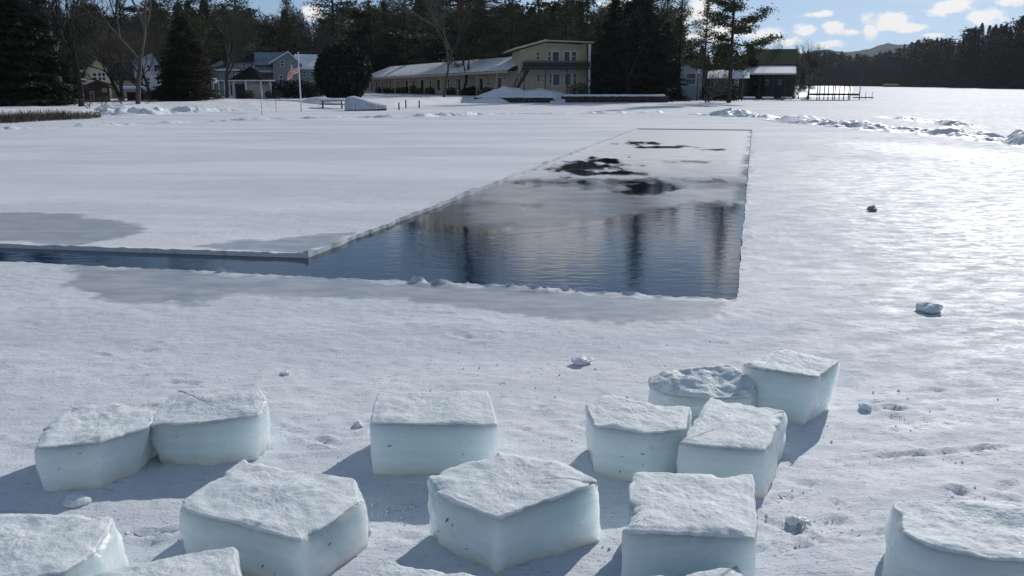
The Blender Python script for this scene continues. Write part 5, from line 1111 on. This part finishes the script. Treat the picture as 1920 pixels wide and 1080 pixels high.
# ---- flagpole and flag
g_ = gnd(565, 206, .12); FY = g_.y; zt = at(558, 101, FY).z; zb = lz(g_.x, FY); root = empty('flagpole', (g_.x, FY, zb), 'slim white flagpole on the shore with a gilt ball', 'flagpole')
mb = MB(); mb.tube((0, 0, -.1), (0, 0, zt - zb), .06, .035, 8); mb.build('pole', M['whitepaint'], root)
mb = MB(); 
for k in range(6): a0 = -1.57 + k * .523; a1 = a0 + .523; mb.tube((0, 0, zt - zb + .06 + .07 * math.sin(a0)), (0, 0, zt - zb + .06 + .07 * math.sin(a1)), max(.004, .07 * math.cos(a0)), max(.004, .07 * math.cos(a1)), 8)
mb.build('finial', M['metal'], root, True)
def flag():
    n, m_ = 26, 13; L_, H_ = 1.45, .95; ztop = at(558, 112, FY).z - zb; V = []; F_ = []; mi = []
    for i in range(n + 1):
        for j in range(m_ + 1):
            s, t = i / n, j / m_; ang = R(50) * min(1, .35 + s); x = -.04 - L_ * s * math.cos(ang) * .85; z = ztop - H_ * t * (1 - .35 * s) - L_ * s * math.sin(ang) * .75 - .04 * math.sin(s * 9); y = .16 * math.sin(s * 9 + t * 2.5) * s ** .5 + .05 * math.sin(t * 7)
            V.append((x, y, z))
    for i in range(n):
        for j in range(m_): F_.append((i * (m_ + 1) + j, i * (m_ + 1) + j + 1, (i + 1) * (m_ + 1) + j + 1, (i + 1) * (m_ + 1) + j)); mi.append(2 if (i < n * .4 and j < 7) else (0 if j % 2 == 0 else 1))
    o = meshobj('flag', V, F_, [M['red'], M['flagwhite'], M['navy']], None, True, mi, loc=(g_.x, FY, zb)); tag(o, 'drooping American flag of red and white stripes with a blue starred canton', 'flag')
    sv = []; sf = []
    for r in range(9):
        for c in range(6 if r % 2 == 0 else 5):
            fi = (c + (.5 if r % 2 == 0 else 1.0)) / 6 * n * .4; fj = (r + .5) / 9 * 7; i, j = int(fi), int(fj); p = Vector(V[i * (m_ + 1) + j]).lerp(Vector(V[min(n, i + 1) * (m_ + 1) + j + 1]), .5)
            for sgn in (-1, 1):
                k0 = len(sv); sv += [(p.x + math.cos(R(90 + 36 * q_)) * (.024 if q_ % 2 == 0 else .010), p.y + sgn * .012, p.z + math.sin(R(90 + 36 * q_)) * (.024 if q_ % 2 == 0 else .010)) for q_ in range(10)]; sf.append(tuple(range(k0, k0 + 10)) if sgn < 0 else tuple(range(k0 + 9, k0 - 1, -1)))
    meshobj('stars', sv, sf, M['flagwhite'], o)
flag()
# ---- dock with posts
def dock():
    Y_ = 108; a = at(1522, 178, Y_); b = at(1602, 178, Y_); cx_ = (a.x + b.x) / 2; root = empty('dock', (cx_, Y_, 0), 'wooden dock with upright posts and a top rail reaching over the ice', 'dock'); w = (b.x - a.x)
    zd = at(1560, 177, Y_).z; mb = MB(); mb.box((0, 0, zd), (w, 3.2, .22)); mb.build('deck', M['wood'], root); mb = MB(); mb.box((w / 2 + 1.1, 0, .3), (2.2, 1.0, .12)); mb.build('gangplank', M['wood'], root)
    zt = at(1560, 158, Y_).z
    for k in range(6):
        for s in (-1, 1):
            x = -w / 2 + .15 + (w - .3) * (k + .4 * (k % 2)) / 5.2; mb = MB(); mb.tube((x, s * 1.5, -.1), (x, s * 1.5, zt if k < 5 else zt - .3), .06, .05, 6); mb.build('post', M['wood'], root)
    for s in (-1, 1): mb = MB(); mb.box((-w * .05, s * 1.5, zt - .12), (w * .9, .1, .12)); mb.build('rail', M['wood'], root)
    mb = MB(); mb.box((-w * .05, 0, zt + .08), (w * .92, 3.3, .12)); mb.build('canopy_frame', M['wood'], root)
    for k in range(3): mb = MB(); mb.tube((w / 2 + .4 + k * .8, -.5, .1), (w / 2 + .4 + k * .8, -.5, 1.0), .03, .03, 5); mb.build('rail_post', M['wood'], root)
dock()
# ---- far cottages
house('far_cottage', 'far cottage with a flat snowy roof above the dock', 'cottage', 1541, 640, 1580, 640, 150, 126, 119, 'side', 14, 'wood', 'roofsnow', slab=.8)
house('far_cabin', 'tiny grey cabin low on the far shore', 'cottage', 1657, 500, 1686, 500, 166, 161, 158.5, 'side', 12, 'wood', 'shingle', slab=.4)
# ---- reeds and brush
rng = np.random.default_rng(3); n = 9500; px = rng.uniform(-330, 190, n); sY = shoreY((px - 960) / 1598 / cp * .98) + rng.uniform(-1.2, 4.5, n) * 1.0; t_ = (px - 960) / FPX
xs = t_ * (sY * cp + CAM_H * sp_); base = np.maximum(landz(xs, sY), -.02); hh = rng.uniform(.1, .42, n) * (1 - .5 * sstep(100, 190, px)); lean = rng.normal(0, .12, (n, 2)); a = rng.uniform(0, 3.14, n); w = .012
p0 = np.stack([xs - np.cos(a) * w, sY - np.sin(a) * w, base], 1); p1 = np.stack([xs + np.cos(a) * w, sY + np.sin(a) * w, base], 1); p2 = np.stack([xs + lean[:, 0] + np.cos(a) * w * .4, sY + lean[:, 1], base + hh], 1); p3 = np.stack([xs + lean[:, 0] - np.cos(a) * w * .4, sY + lean[:, 1], base + hh], 1)
V = np.stack([p0, p1, p2, p3], 1).reshape(-1, 3); tag(fastmesh('dry_reeds', V, np.arange(len(V)).reshape(-1, 4), M['reed'], smooth=False), 'dry brown reeds and grass along the left shore', 'reeds', kind='stuff')
for px_, Y_, H_, lb in [(192, 62, 1.3, 'bare brush at the water edge right of the reeds'), (228, 64, 1.1, 'bare brush in front of the brown shed'), (165, 58, 1.2, 'bare brush at the foot of the forked tree'), (276, 68, .8, 'bare brush right of the slender tree'), (1290, 100, 1.5, 'frosted brush under the pale pavilion'), (1462, 105, 1.6, 'bare brush before the boathouse porch'), (1505, 106, 1.8, 'bare brush between boathouse and dock'), (1420, 104, 1.2, 'low bare brush before the snowed in tables')]:
    tree('bareD', 'bare_shrub', px_, 0, Y_, lb, 'shrub', 'bare brush along the shore', H=H_ * 1.3, sx=1.3)

# ---- air
mh = bpy.data.materials.new('haze_air'); mh.use_nodes = True; nt = mh.node_tree; nt.nodes.clear(); o_ = nt.nodes.new('ShaderNodeOutputMaterial'); pv = nt.nodes.new('ShaderNodeVolumePrincipled')
pv.inputs['Color'].default_value = (.80, .90, 1, 1); pv.inputs['Density'].default_value = .00008; pv.inputs['Anisotropy'].default_value = .25; nt.links.new(pv.outputs[0], o_.inputs['Volume'])
hb = MB(); hb.box((0, 2350, 88.5), (10900, 7100, 183)); tag(hb.build('haze', mh), kind='stuff')
